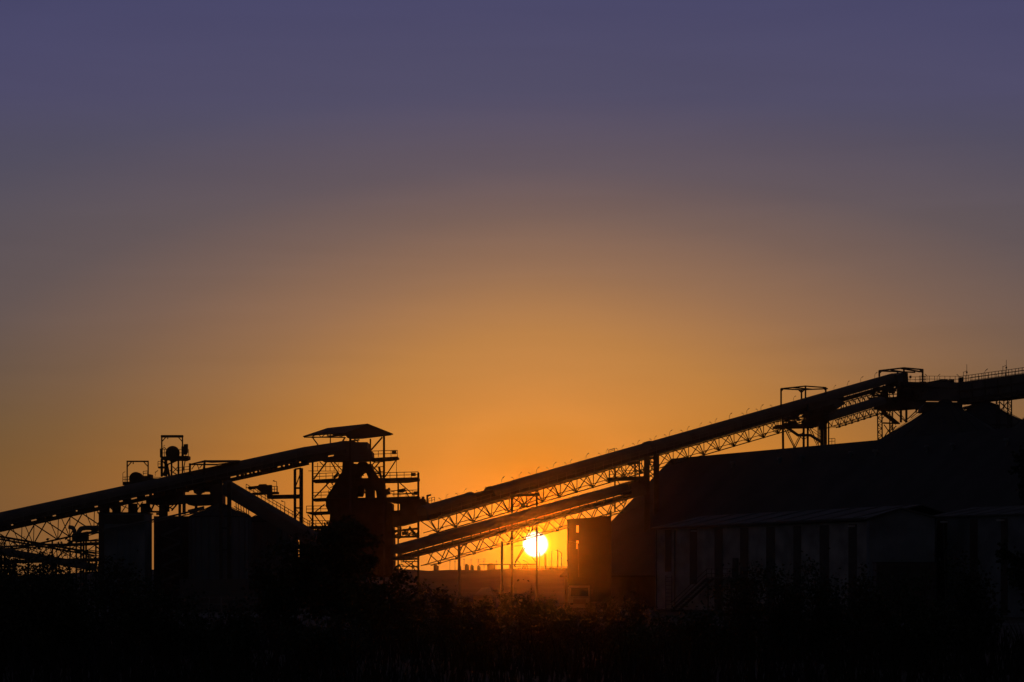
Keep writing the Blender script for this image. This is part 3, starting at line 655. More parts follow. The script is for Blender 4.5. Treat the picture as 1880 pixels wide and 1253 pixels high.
b = MB(); b.rail(P(298, 838.5, 312.5), P(306, 838.2, 312.5), 0.95, 0.3, 0.07); b.beam(298, 824, 302, 822, 312.5, .1); b.beam(302, 822, 305, 825, 312.5, .1); b.beam(299, 820, 303, 818, 312.5, .06)
b.rail(P(329, 838, 312.5), P(346, 837.5, 312.5), 0.9, 0.4, 0.07); b.rail(P(290, 857, 312.5), P(296, 857, 312.5), 0.7, 0.3, 0.07); b.build('handrail', M_STEEL, pb)
# elevated plant frame under the conveyor
pf = empty('plant_frame', (P(320, 930, 312).x, 312, 0), 'heavy beam deck with drums and struts between left conveyor and box building', 'steel frame')
b = MB(); b.ex([(268, 911), (404, 907), (404, 927), (376, 926), (346, 927.5), (339, 922), (300, 926), (268, 925)], 310, 6); b.build('deck', M_STEEL, pf)
for x in (190, 213, 272, 300, 330, 360, 396):
    b = MB(); q = P(x, 922 if x > 230 else 916, 311); b.bar(q, (q.x, q.y, 0), 0.34); b.build('column', M_STEEL, pf)
for x, rr_, rb_, w in ((192, 922, 944, .7), (214, 922, 944, .6), (244, 925, 944, .65), (267, 925, 944, .65), (300, 925, 960, .6)):
    q = P(x, rb_, 310.5); b = MB(); b.tube(q, P(x, rr_, 310.5), w, n=14); b.build('drum', M_STEEL, pf)
b = MB()
for x1, a1, x2, a2, w in ((201, 930, 211, 941, .16), (232, 928, 222, 943, .12), (222, 928, 240, 936, .1), (251, 922, 262, 935, .14), (262, 922, 251, 938, .14), (272, 926, 280, 941, .2), (283, 926, 276, 941, .2), (285, 926, 296, 934, .12), (296, 940, 272, 940, .25), (301, 928, 318, 935, .18), (318, 928, 303, 938, .12), (309, 926, 309, 940, .3),
                         (325, 926, 315, 938, .2), (338, 920, 338, 945, .4), (345, 938, 375, 931, .22), (348, 943, 372, 935, .2), (359, 924, 360, 946, .25), (287, 944, 300, 944, .3)):
    b = MB(); b.beam(x1, a1, x2, a2, 309.5, w); b.build('brace', M_STEEL, pf)
b = MB()
for k in range(60):
    x = random.uniform(285, 402); r = random.uniform(893, 909) - 0.1 * (x - 300)
    b.box(P(x, r, 312 + 2 * random.random()), (0.2 + 0.9 * random.random(), 0.5, 0.2 + 0.5 * random.random()))
q = P(364, 899, 311); b.tube(q, q + Vector((0, 0.8, 0)), 0.7, n=18)
b.ex([(300, 896), (336, 893), (336, 911), (300, 911)], 311.5, 2); b.ex([(383, 893), (404, 888), (404, 909), (386, 909)], 311.5, 2); b.build('drive_gear', M_STEEL, pf)
# box building
bb = empty('box_building', (P(231, 1090, 296).x, 296, 0), 'flat topped dark box building under the left conveyor', 'building')
b = MB(); q0 = P(181, 943, 296); q1 = P(279, 943, 302); q1.z = q0.z; b.box(((q0.x + q1.x) / 2, 299, q0.z / 2), (q1.x - q0.x, 6, q0.z)); b.build('wall', M_CLADB, bb)
b = MB(); b.box(((q0.x + q1.x) / 2, 299, q0.z + 0.08), (q1.x - q0.x + 0.3, 6.3, 0.16)); b.build('roof', M_ROOF, bb)
b = MB(); b.ex([(181.3, 944), (191, 944), (191, 1100), (181.3, 1100)], 295.9, 0.08); b.ex([(191, 946), (264, 946), (264, 962), (191, 962)], 295.93, 0.05); b.build('wall_panel', M_PANEL, bb)
for x in (203, 215, 227, 239, 251):
    b = MB(); q = P(x, 962, 295.95); b.box((q.x, q.y, q.z / 2), (0.09, 0.12, q.z)); b.build('wall_rib', M_CLADB, bb)
b = MB(); b.path([P(189, 973, 295.3), P(240, 963, 295.3), P(300, 951, 295.3), P(375, 934, 295.3)], 0.12); b.path([P(189, 976, 295.3), P(300, 955, 295.3), P(375, 938.5, 295.3)], 0.07)
tag(b.build('pipe_run', M_GALV, base=P(240, 963, 295.3)), 'thin twin pipe rising across the face of the box building', 'pipe')
# lattice stair tower between box building and silo
ls = empty('stair_tower', (P(310, 1090, 300).x, 300, 0), 'dark stair tower with zigzag flights between the box building and the round silo', 'tower')
b = MB(); q0 = P(282.3, 948, 304); q1 = P(352, 948, 304); b.box(((q0.x + q1.x) / 2, 305, q0.z / 2), (q1.x - q0.x, 2, q0.z)); b.build('wall', M_STEEL, ls)
for x in (290.5, 333):
    b = MB(); q = P(x, 950, 300); b.bar(q, (q.x, q.y, 0), 0.2); b.build('post', M_STEEL, ls)
b = MB()
for k in range(4):
    r = 975 + 28 * k; b.beam(296, r + 9, 331, r - 6, 300.4, 0.22, h=0.3); b.beam(296, r + 9, 331, r + 19, 301.2, 0.16)
b.build('stair_flight', M_GALV, ls)
# round silo behind the columns
def silo(name, px, half, r_eave, r_apex, Y, label, cap=None, stripe=True):
    q = P(px, r_eave, Y); a = P(px, r_apex, Y); R = half * Y / F
    r = empty(name, (q.x, Y, 0), label, 'silo', 'round silos with conical roofs')
    b = MB(); b.lathe((q.x, Y, 0), [(R, 0), (R, q.z)], 40); b.build('wall', M_SILO, r, sm=False)
    b = MB(); b.lathe((q.x, Y, q.z), [(R * 1.02, -0.12), (R * 1.02, 0.02), (R * 0.5, (a.z - q.z) * 0.5), (0.45, a.z - q.z - 0.12), (0.4, a.z - q.z)], 40); rf = b.build('roof', M_ROOF, r)
    b = MB()
    for k in range(20):
        an = 2 * math.pi * k / 20 + 0.1
        b.bar((q.x + R * 1.01 * math.cos(an), Y + R * 1.01 * math.sin(an), q.z + 0.06), (q.x + 0.5 * math.cos(an), Y + 0.5 * math.sin(an), a.z - 0.06), 0.05)
    b.build('roof_rib', M_ROOF, rf)
    b = MB()
    for k in range(24):
        an = 2 * math.pi * k / 24
        b.bar((q.x + (R + 0.05) * math.cos(an), Y + (R + 0.05) * math.sin(an), 0), (q.x + (R + 0.05) * math.cos(an), Y + (R + 0.05) * math.sin(an), q.z - 0.2), 0.16)
    b.build('wall_rib', M_GALV, r)
    if cap:
        b = MB(); b.ex(cap, Y - 1.2, 2.4); b.build('head_box', M_STEEL, r)
    return r
silo('silo', 404, 56, 949, 924, 300, 'squat round silo with low cone roof under the left conveyor')
silo('silo', 497, 49, 958, 935, 312, 'silo half hidden behind the steep conveyor, right of the squat one')
mh = empty('machine_house', (P(578, 1080, 316).x, 318, 0), 'dark machine house wedged under the low end of the steep conveyor', 'building')
b = MB(); q0 = P(549.5, 975, 316); q1 = P(612, 975, 316); b.box(((q0.x + q1.x) / 2, 318.5, q0.z / 2), (q1.x - q0.x, 5, q0.z)); b.build('wall', M_PANEL, mh)
b = MB(); b.box(((q0.x + q1.x) / 2, 318.5, q0.z + 0.08), (q1.x - q0.x + 0.1, 5.2, 0.16)); b.build('roof', M_ROOF, mh)
silo('silo', 1735, 126, 812, 734, 318, 'widest silo cone behind the dark store, below the top gallery', cap=[(1700, 741), (1758, 740), (1767, 741), (1767, 752), (1764, 757), (1690, 757), (1692, 748)])
silo('silo', 1806, 92, 786, 736, 352, 'second silo cone peeping out beside the lattice trestle', cap=[(1771, 746.5), (1782, 744.5), (1792, 739), (1795, 736), (1815, 736.5), (1820, 739), (1836, 745), (1836, 750), (1771, 750)])
silo('silo', 1958, 116, 800, 708, 316, 'silo cone cut off by the right edge of the view')
# filter with bent ducts at the far left
fd = empty('dust_filter', (P(150, 1050, 300).x, 300, 0), 'dust filter with bent ducts on a thin frame, left of the box building', 'machine')
b = MB(); b.path([P(126, 968, 300), P(133, 969, 300), P(136.5, 974, 300), P(138, 984, 300)], 0.26, 12); b.path([P(144, 990, 300), P(145, 976, 300), P(149, 971, 300), P(157, 969.5, 300), P(184, 969.5, 300)], 0.3, 12)
b.path([P(150, 980, 300), P(182, 978, 300)], 0.14); b.build('duct', M_GALV, fd)
b = MB(); b.ex([(132, 981), (150, 978), (160, 976), (160, 993), (132, 994)], 299.4, 1.3); b.build('filter_body', M_STEEL, fd)
for x, w in ((128.5, .16), (148.5, .22), (153.5, .22), (158, .22)):
    b = MB(); q = P(x, 982, 300); b.bar(q, (q.x, q.y, 0), w); b.build('leg', M_STEEL, fd)
b = MB(); b.beam(127, 994, 182, 993, 300, .2); b.beam(158, 985, 182, 978, 300, .12); b.beam(166, 995, 182, 1008, 300, .15); b.beam(160, 1010, 182, 1013, 300, .12); b.build('brace', M_STEEL, fd)

pk = empty('pipe_rack', (P(110, 1050, 314).x, 314, 0), 'pipe rack with cross braces half hidden behind the low gallery at the left', 'pipe rack')
for x in (8, 52, 96, 140, 176):
    b = MB(); q = P(x, 992 + (176 - x) * .02, 314); b.bar(q, (q.x, q.y, 0), .2); b.build('post', M_STEEL, pk)
b = MB()
for x1, a1, x2, a2, w in ((0, 1008, 182, 1000, .18), (0, 1030, 182, 1026, .2), (8, 1008, 52, 1030, .1), (52, 1006, 8, 1030, .1), (52, 1006, 96, 1028, .1), (96, 1004, 52, 1029, .1), (96, 1004, 140, 1027, .1), (140, 1002, 96, 1028, .1), (140, 1002, 176, 1026, .1), (176, 1000, 140, 1027, .1), (140, 996, 182, 990, .12)):
    b.beam(x1, a1, x2, a2, 314.2, w)
b.build('brace', M_STEEL, pk)
b = MB(); b.path([P(0, 1004.5, 313.8), P(90, 1000, 313.8), P(120, 1000, 313.8), P(182, 997, 313.8)], .14); b.path([P(0, 1033, 313.8), P(182, 1029, 313.8)], .2); b.build('pipe', M_GALV, pk)

# ---------------------------------------------------------------- large gabled store
wh = empty('gabled_store', (34, 306, 0), 'huge dark gabled store with a long sloping roof rising to the right', 'building')
E0 = P(1235, 842, 330); E0.z = 20.95; dirw = Vector((0.447, -0.894, 0)); nrm = Vector((-0.894, -0.447, 0)); LW = 116; HW = 17.5; EZ = 4.6
def wpt(s, k, z): return E0 + dirw * s + nrm * (k * HW) + Vector((0, 0, z - E0.z))
b = MB()
for sg in (1, -1):
    A = [wpt(-0.4, 0, 20.95), wpt(-0.4, sg * 1.03, EZ - 0.35), wpt(LW, sg * 1.03, EZ - 0.35), wpt(LW, 0, 20.95)]
    b.prism(A, (0, 0, -0.25))
rf = b.build('roof', M_ROOF, wh)
b = MB()
A = [wpt(0, 1, 0), wpt(0, 1, EZ - 0.4), wpt(0, 0, 20.5), wpt(0, -1, EZ - 0.4), wpt(0, -1, 0)]
b.prism(A, dirw * 0.3); b.prism([p + dirw * (LW - 0.3) for p in A], dirw * 0.3)
for sg in (1, -1): b.prism([wpt(0.3, sg, 0), wpt(LW - 0.3, sg, 0), wpt(LW - 0.3, sg, EZ - 0.4), wpt(0.3, sg, EZ - 0.4)], nrm * (-0.3 * sg))
b.build('wall', M_PANEL, wh)
def ridge_t(px, k, z):                       # distance along the ridge where the roof point falls on a photo column
    lo, hi = 0, LW
    for _ in range(40):
        m_ = (lo + hi) / 2; q = wpt(m_, k, z)
        if 940 + F * q.x / q.y < px: lo = m_
        else: hi = m_
    return lo
for x in (1345, 1431, 1473, 1562, 1607, 1702, 1749, 1848):
    kk = 0.13; z = 20.95 - kk / 1.03 * (20.95 - EZ + 0.35)
    q = wpt(ridge_t(x, kk, z), kk, z)
    b = MB(); b.tube(q - Vector((0, 0, 0.25)), q + Vector((0, 0, 0.55)), 0.18, n=10); b.tube(q + Vector((0, 0, 0.5)), q + Vector((0, 0, 0.78)), 0.38, 0.3, n=12)
    b.build('roof_vent', M_SILO, rf)
# end building with slots
eb = empty('end_building', (P(1085, 1060, 303).x, 303, 0), 'narrow flat topped block with two glowing slot openings, right of the sun', 'building')
Ye = 303
b = MB()
for yy in (Ye, Ye + 5.0):
    for poly in ([(1043, 955), (1058, 953.5), (1058, 1105), (1043, 1105)], [(1062.6, 953), (1122, 949), (1122, 1105), (1062.6, 1105)],
                 [(1058, 953.5), (1062.6, 953), (1062.6, 965), (1058, 965)], [(1058, 978), (1062.6, 978), (1062.6, 993), (1058, 993)], [(1058, 1008), (1062.6, 1008), (1062.6, 1105), (1058, 1105)]):
        k = 1.0 + (yy - Ye) / Ye
        pts = []
        for x, r in poly:
            p = P(x, r, Ye); x2 = p.x
            if yy > Ye and 1044 < x < 1100: x2 = p.x + 5.0 * (x - 940) / F
            if yy > Ye and 965 <= r <= 1010: p.z += 5.0 * (HR - r) / F
            pts.append(Vector((x2, yy, p.z)))
        b.prism(pts, (0, 0.25, 0))
q0 = P(1043, 955, Ye); q1 = P(1122, 949, Ye)
b.box((q0.x + 0.13, Ye + 2.6, q0.z / 2 - 0.2), (0.24, 4.7, q0.z - 0.4)); b.box((q1.x - 0.13, Ye + 2.6, q1.z / 2 - 0.2), (0.24, 4.7, q1.z - 0.4))
b.build('wall', M_ROOF, eb)
b = MB(); b.prism([P(1042, 953.6, Ye - 0.2), P(1122.5, 948.3, Ye - 0.2), P(1122.5, 950, Ye - 0.2), P(1042, 955.5, Ye - 0.2)], (0, 5.8, 0)); b.ex([(1098, 950.5), (1103, 947.5), (1110, 948.5), (1111, 951)], Ye + 1, 1.5)
b.build('roof', M_ROOF, eb)
b = MB(); b.ex([(1040, 1029), (1044, 1026), (1044, 1032), (1042, 1031)], Ye, 1.0); b.path([P(1043.5, 994, Ye - 0.4), P(1051, 995.5, Ye - 0.4), P(1060, 999, Ye - 0.4)], 0.06); b.beam(1061.5, 998, 1062.5, 1060, Ye - 0.3, 0.16); b.build('wall_bracket', M_STEEL, eb)

# ---------------------------------------------------------------- striped shed in front
sh = empty('striped_shed', (27, 256, 0), 'long pale sheet shed with dark vertical strips and a low pitched roof', 'shed')
S0 = Vector((P(1203, 970, 272).x, 272, 0)); S1 = Vector((P(1596, 970, 238).x, 238, 0)); sd = (S1 - S0); SL = sd.length; sd.normalize(); sn = Vector((sd.y, -sd.x, 0))
if sn.y > 0: sn = -sn              # towards the viewer
EA = 9.75
def spt(s, k, z): return S0 + sd * s + sn * k + Vector((0, 0, z))
b = MB(); b.prism([spt(0, 0, 0), spt(SL, 0, 0), spt(SL, 0, EA), spt(0, 0, EA)], -sn * 0.2)
b.prism([spt(0.0, -0.2, 0), spt(0, -0.2, EA), spt(0, -7, EA + 1.35), spt(0, -14, EA), spt(0, -14, 0)], sd * 0.2); b.build('wall', M_CLAD, sh)
b = MB()
b.prism([spt(-0.3, 0.35, EA - 0.03), spt(SL, 0.35, EA + 0.3), spt(SL, -7, EA + 1.75), spt(-0.3, -7, EA + 1.45)], (0, 0, 0.12))
b.prism([spt(-0.3, -7, EA + 1.45), spt(SL, -7, EA + 1.75), spt(SL, -14.3, EA - 0.05), spt(-0.3, -14.3, EA - 0.05)], (0, 0, 0.12)); srf = b.build('roof', M_SHEDROOF, sh)
b = MB()
for k in range(9):
    s = 2.2 + k * (SL - 3) / 8.3; f0 = s / SL
    b.bar(spt(s, 0.3, EA + 0.12 + 0.33 * f0), spt(s, -6.9, EA + 1.6 + 0.3 * f0), 0.3, 0.08)
b.build('roof_lap', M_SHEDROOF, srf)
b = MB(); b.bar(spt(-0.3, 0.42, EA - 0.1), spt(SL, 0.42, EA + 0.2), 0.16); b.build('gutter', M_STEEL, sh)
def wall_t(px):
    k = (px - 940) / F
    return (k * S0.y - S0.x) / (sd.x - k * sd.y)
for xa, xb, low in ((1221, 1233, 1050), (1266.5, 1280, 1073), (1312, 1327, 1140), (1359, 1374, 1140), (1407, 1423, 1140), (1457, 1471, 1140), (1505, 1522, 1140), (1558, 1573, 1140)):
    ta, tb = wall_t(xa), wall_t(xb); yy = (S0 + sd * ta).y
    zl = max(0.0, CZ + (HR - low) * yy / F)
    b = MB(); b.prism([spt(ta, 0.03, zl), spt(tb, 0.03, zl), spt(tb, 0.03, EA - 0.25), spt(ta, 0.03, EA - 0.25)], -sn * 0.02); b.build('wall_strip', M_PANEL, sh)
b = MB()
for s in (wall_t(1240), wall_t(1206)): b.bar(spt(s, 0.1, 0), spt(s, 0.1, EA - 0.2), 0.14)
b.build('downpipe', M_GALV, sh)
b = MB(); b.prism([spt(0, 0.04, 0), spt(SL, 0.04, 0), spt(SL, 0.04, 0.25), spt(0, 0.04, 0.25)], sn * 0.1); b.build('plinth', M_CONC, sh)
for x in (1277, 1567):
    t_ = wall_t(x); b = MB(); b.box(spt(t_, 0.25, EA - 0.45), (0.7, 0.3, 0.16)); b.build('wall_lamp', M_WHITE, sh)
# wall ladder
ld = empty('wall_ladder', spt(wall_t(1231), 0.25, 0), 'short wall ladder at the left end of the striped shed', 'ladder')
b = MB()
for x in (1225.5, 1236.5): b.bar(spt(wall_t(x), 0.25, 0.05), spt(wall_t(x), 0.25, 4.2), 0.08)
b.build('stile', M_GALV, ld); b = MB()
for k in range(9): b.bar(spt(wall_t(1225.5), 0.25, 0.35 + 0.45 * k), spt(wall_t(1236.5), 0.25, 0.35 + 0.45 * k), 0.07)
b.build('rung', M_GALV, ld)
# outside stair
ss = empty('outside_stair', spt(wall_t(1290), 1.0, 0), 'steel stair climbing to a landing on the front of the striped shed', 'stair')
t0, t1, t2 = wall_t(1252), wall_t(1318), wall_t(1375); zt = CZ + (HR - 1062) * 262 / F
b = MB()
for k in (0.6, 1.5): b.bar(spt(t0, k, 0.05), spt(t1, k, zt), 0.12, 0.25)
b.build('stringer', M_STEEL, ss)
b = MB()
for i in range(15): q = (i + 0.5) / 15; b.bar(spt(t0 + (t1 - t0) * q, 0.6, zt * q), spt(t0 + (t1 - t0) * q, 1.5, zt * q), 0.25, 0.05)
b.build('tread', M_STEEL, ss)
b = MB(); b.prism([spt(t1, 0.1, zt), spt(t2, 0.1, zt), spt(t2, 1.6, zt), spt(t1, 1.6, zt)], (0, 0, 0.12)); b.build('landing', M_GALV, ss)
b = MB(); b.rail(spt(t1, 1.55, zt), spt(t2, 1.55, zt), 1.05, 1.0, 0.06)
for h in (0.55, 1.05): b.bar(spt(t0, 1.5, h), spt(t1, 1.5, zt + h), 0.06)
b.build('handrail', M_STEEL, ss)
b = MB()
for s in (t1 + 0.2, t2 - 0.2): b.bar(spt(s, 1.5, 0), spt(s, 1.5, zt), 0.14)
b.build('post', M_STEEL, ss)
b = MB(); b.prism([spt(wall_t(1346), 0.04, zt + 0.13), spt(wall_t(1356), 0.04, zt + 0.13), spt(wall_t(1356), 0.04, zt + 2.25), spt(wall_t(1346), 0.04, zt + 2.25)], sn * 0.06); b.build('door', M_STEEL, sh)
# cross gable annex
ax = empty('gabled_annex', (P(1654, 1060, 235).x, 236, 0), 'blue grey cross gable building joined to the right end of the striped shed', 'building')
a0 = P(1596, 953, 236.5); a1 = P(1654, 935, 235.5); a2 = P(1716, 951, 234.5)
b = MB(); b.prism([(a0.x, a0.y, 0), (a2.x, a2.y, 0), a2, a1, a0], (0, 0.3, 0)); b.prism([(a0.x, a0.y + .3, 0), (a0.x, a0.y + 14, 0), (a0.x, a0.y + 14, a0.z), (a0.x, a0.y + .3, a0.z)], (0.25, 0, 0)); b.prism([(a2.x, a2.y + .3, 0), (a2.x, a2.y + 14, 0), (a2.x, a2.y + 14, a2.z), (a2.x, a2.y + .3, a2.z)], (-0.25, 0, 0)); b.build('wall', M_CLADB, ax)
b = MB(); bk = Vector((0, 14, 0)); ov = Vector((0, -0.35, 0.03))
b.prism([a0 + ov + Vector((-0.3, 0, -0.08)), a1 + ov, a1 + bk, a0 + bk + Vector((-0.3, 0, -0.08))], (0, 0, 0.13)); b.prism([a1 + ov, a2 + ov + Vector((0.3, 0, -0.08)), a2 + bk + Vector((0.3, 0, -0.08)), a1 + bk], (0, 0, 0.13)); b.build('roof', M_SHEDROOF, ax)
# right wing
wg = empty('shed_wing', (P(1800, 1060, 228).x, 228, 0), 'pale sheet wing with dark strips, right of the cross gable and cut by the edge', 'shed')
W0 = Vector((P(1718, 951, 240).x, 240, 0)); W1 = Vector((P(1990, 938, 222).x, 222, 0)); wd = (W1 - W0); WL = wd.length; wd.normalize(); wn = Vector((wd.y, -wd.x, 0))
if wn.y > 0: wn = -wn
def qpt(s, k, z): return W0 + wd * s + wn * k + Vector((0, 0, z))
WE = 10.2
b = MB(); b.prism([qpt(0, 0, 0), qpt(WL, 0, 0), qpt(WL, 0, WE), qpt(0, 0, WE)], -wn * 0.25); b.build('wall', M_CLADB, wg)
b = MB(); b.prism([qpt(-1, 0.4, WE), qpt(WL, 0.4, WE), qpt(WL, -6, WE + 1.05), qpt(-1, -6, WE + 1.05)], (0, 0, 0.12)); b.prism([qpt(-1, -6, WE + 1.05), qpt(WL, -6, WE + 1.05), qpt(WL, -12, WE), qpt(-1, -12, WE)], (0, 0, 0.12)); wrf = b.build('roof', M_SHEDROOF, wg)
b = MB()
for k in range(6): b.bar(qpt(1 + 2.8 * k, 0.35, WE + 0.14), qpt(1 + 2.8 * k, -5.9, WE + 1.15), 0.3, 0.08)
b.build('roof_lap', M_SHEDROOF, wrf)
def wing_t(px):
    k = (px - 940) / F
    return (k * W0.y - W0.x) / (wd.x - k * wd.y)
for xa, xb in ((1721, 1739), (1781, 1795), (1838, 1850), (1896, 1910)):
    b = MB(); b.prism([qpt(wing_t(xa), 0.04, 0.2), qpt(wing_t(xb), 0.04, 0.2), qpt(wing_t(xb), 0.04, WE - 0.3), qpt(wing_t(xa), 0.04, WE - 0.3)], -wn * 0.03); b.build('wall_strip', M_PANEL, wg)
for x in (1737, 1841):
    b = MB(); b.box(qpt(wing_t(x), 0.3, WE - 0.5), (0.75, 0.3, 0.16)); b.build('wall_lamp', M_WHITE, wg)
b = MB(); b.bar(qpt(wing_t(1739), 0.15, 0), qpt(wing_t(1734), 0.15, WE - 0.2), 0.12); b.build('downpipe', M_GALV, wg)
# dark container before the annex
q0 = P(1609, 1034, 226); q1 = P(1718, 1034, 226)
ct = empty('storage_container', ((q0.x + q1.x) / 2, 227.2, 0), 'dark flat topped container in front of the cross gable building', 'container')
b = MB(); b.box(((q0.x + q1.x) / 2, 227.2, q0.z / 2), (q1.x - q0.x, 2.4, q0.z)); b.build('body', M_PANEL, ct)
b = MB()
for i in range(15): b.box((q0.x + (q1.x - q0.x) * (i + 0.5) / 15, 225.97, q0.z / 2), (0.16, 0.06, q0.z - 0.5))
b.build('wall_rib', M_STEEL, ct)
b = MB(); b.box(((q0.x + q1.x) / 2, 227.2, q0.z + 0.05), (q1.x - q0.x + 0.1, 2.5, 0.1)); b.build('roof', M_ROOF, ct)

# ---------------------------------------------------------------- posts and lamps on the yard
def pole(x, rt, Y, w, label, name='lamp_post', cat='post', arm=None, group=None):
    q = P(x, rt, Y); r = empty(name, (q.x, q.y, 0), label, cat, group)
    b = MB(); b.tube((q.x, q.y, 0), q, w * 0.55, w * 0.45, 8); b.build('pole', M_GALV, r)
    if arm:
        b = MB(); pts = [P(a, c, Y) for a, c in arm]
        for i in range(len(pts) - 1): b.bar(pts[i], pts[i + 1], 0.09 * max(1, Y / 480))
        b.bar(pts[-2].lerp(pts[-1], 0.3), pts[-1], 0.16 * max(1, Y / 480)); b.build('lamp_arm', M_STEEL, r)
pole(843, 999, 260, 0.33, 'thick post with a crooked lamp arm, left of the sun below the lower truss', arm=[(843, 1008), (849, 1003), (854, 1000), (858, 998.5)], group='stout posts left of the sun')
pole(921.5, 994, 258, 0.3, 'thick plain post nearest the left side of the sun', arm=None, name='post', group='stout posts left of the sun')
for i, (x, rt, w, nm, arm) in enumerate([(991, 1014, .2, 'thin pole close beside the trestle leg under the sun', None), (999.5, 1016, .16, 'left one of a close pair of thin poles right of the sun', None),
                                         (1002.3, 1017, .2, 'right one of a close pair of thin poles right of the sun', None), (1013, 1012, .18, 'single thin pole midway between the sun and the slotted block', None),
                                         (1024, 1009, .22, 'tallest thin pole right of the sun, topped by a cross arm', [(1020, 1011), (1024, 1011), (1029, 1014), (1031, 1017)]),
                                         (1031, 1023, .24, 'shortest stout pole next to the slotted block', [(1031, 1024), (1031, 1017)])]):
    pole(x, rt, 408, w * 1.15, nm, 'pole', 'pole', arm, 'poles right of the sun')
for x, rt, nm, arm in ((957, 1037, 'bent street lamp far away, left one under the sun', [(957, 1038), (955, 1034), (950, 1030)]), (971, 1037, 'bent street lamp far away, right one under the sun', [(971, 1036), (967, 1032), (960, 1029)])):
    pole(x, rt, 407, .14, nm, 'street_lamp', 'street lamp', arm, 'far street lamps')
pr = empty('pipe_bridge', (P(960, 1060, 411).x, 411, 0), 'low horizontal pipe bridge on short legs crossing under the sun', 'pipe bridge')
b = MB(); b.beam(880, 1037, 986, 1036.5, 411, .18); b.beam(945, 1041, 1043, 1041.5, 411.4, .15); b.beam(950, 1044.2, 1043, 1044.5, 411.4, .18); b.beam(945, 1041, 945, 1036, 411, .35); b.build('pipe', M_STEEL, pr)
for x in (937, 986, 1010, 1030):
    b = MB(); q = P(x, 1037 if x < 990 else 1041, 411.2); b.bar(q, (q.x, q.y, 0), .4 if x == 937 else .18); b.build('leg', M_STEEL, pr)
b = MB()
for x1, a1, x2, a2 in ((958, 1046, 962, 1037.5), (962, 1037.5, 967, 1037.5), (967, 1037.5, 970, 1046), (963, 1046, 966, 1040), (961, 1041, 969, 1041)): b.beam(x1, a1, x2, a2, 411.1, .17)
b.build('a_frame', M_STEEL, pr)
# far skyline
far = [(800, 8, 1039, 'boxy far building on the skyline closest to the tower'), (843.5, 5, 1040, 'tiny far block behind the stout lamp post'), (857, 7, 1037.5, 'far block just right of the stout lamp post'), (866.5, 6, 1039, 'small far block in the middle of the skyline'), (879, 6, 1040, 'low far block right of the skyline middle'),
       (902, 15, 1036.5, 'widest far building on the skyline, left of the plain post')]
for x, w, rt, nm in far:
    Yf = 720; q = P(x, rt, Yf); W = w * Yf / F
    r = empty('far_building', (q.x, Yf, 0), nm, 'building', 'far buildings on the skyline')
    b = MB(); b.box((q.x, Yf + 4, q.z / 2), (W, 8, q.z)); b.build('wall', M_CONC, r)
    b = MB(); b.box((q.x - W * 0.1, Yf + 4, q.z + 0.15), (W * 0.55, 5, 0.3)); b.build('roof_box', M_CONC, r)
for i, (x, rt, nm) in enumerate([(826, 1027, 'faint thin mast, leftmost on the far skyline'), (835.5, 1028, 'faint thin mast left of the stout lamp post on the skyline'), (852, 1024, 'faint mast just right of the stout lamp post'), (865, 1025, 'faint mast in the middle of the far skyline'),
                                 (912, 1028, 'faint mast just left of the plain post')]):
    Yf = 700; q = P(x, rt, Yf); r = empty('far_mast', (q.x, Yf, 0), nm, 'mast', 'faint masts on the far skyline')
    b = MB(); b.tube((q.x, Yf, 0), q, 0.1, 0.06, 6); b.build('pole', M_GALV, r)
    b = MB(); b.bar(q + Vector((-0.4, 0, -0.6)), q + Vector((0.4, 0, -0.6)), 0.08); b.build('cross_arm', M_GALV, r)
for x, rt, nm in ((878.5, 1026, 'left one of two slim lattice pylons on the far skyline'), (888.5, 1025, 'right one of two slim lattice pylons on the far skyline')):
    Yf = 760; q = P(x, rt, Yf); r = empty('lattice_pylon', (q.x, Yf, 0), nm, 'pylon', 'lattice pylons on the far skyline')
    b = MB()
    for sx in (-1, 1):
        for sy in (-1, 1): b.bar((q.x + sx * .65, Yf + sy * .65, 0), (q.x + sx * 0.1, Yf + sy * 0.1, q.z), 0.08)
    for k in range(6):
        z0 = q.z * k / 6; z1 = q.z * (k + 1) / 6; w0 = .65 - .55 * k / 6; w1 = .65 - .55 * (k + 1) / 6; sg = 1 if k % 2 else -1
        b.bar((q.x - sg * w0, Yf - w0, z0), (q.x + sg * w1, Yf - w1, z1), 0.06)
    b.build('lattice', M_GALV, r)
    b = MB()
    for dz in (0.3, 1.1): b.bar((q.x - .8, Yf, q.z - dz), (q.x + .8, Yf, q.z - dz), 0.08)
    b.build('cross_arm', M_GALV, r)

# ---------------------------------------------------------------- truck and hut
tr = empty('parked_truck', (P(1064, 1121, 272).x, 275, 0), 'white truck facing the viewer, half lost in the dark below the slotted block', 'truck')
cx = P(1064, 1121, 272).x; yf = 272.0
b = MB(); b.prism([(cx - 1.2, yf + 0.15, 0.55), (cx - 1.2, yf, 0.7), (cx - 1.2, yf, 1.5), (cx - 1.2, yf + 0.12, 1.7), (cx - 1.2, yf + 0.35, 2.85), (cx - 1.2, yf + 0.6, 3.0), (cx - 1.2, yf + 2.0, 3.0), (cx - 1.2, yf + 2.0, 0.55)], (2.4, 0, 0)); b.build('cab', M_TRUCK, tr)
b = MB(); b.prism([(cx - 1.05, yf + 0.10, 1.75), (cx + 1.05, yf + 0.10, 1.75), (cx + 1.0, yf + 0.30, 2.75), (cx - 1.0, yf + 0.30, 2.75)], (0, 0.05, 0.01)); b.build('windscreen', M_GLASS, tr)
b = MB(); b.box((cx, yf - 0.03, 1.1), (1.5, 0.08, 0.55)); b.build('grille', M_STEEL, tr)
b = MB(); b.box((cx, yf - 0.08, 0.55), (2.42, 0.3, 0.35)); b.build('bumper', M_TRUCK, tr)
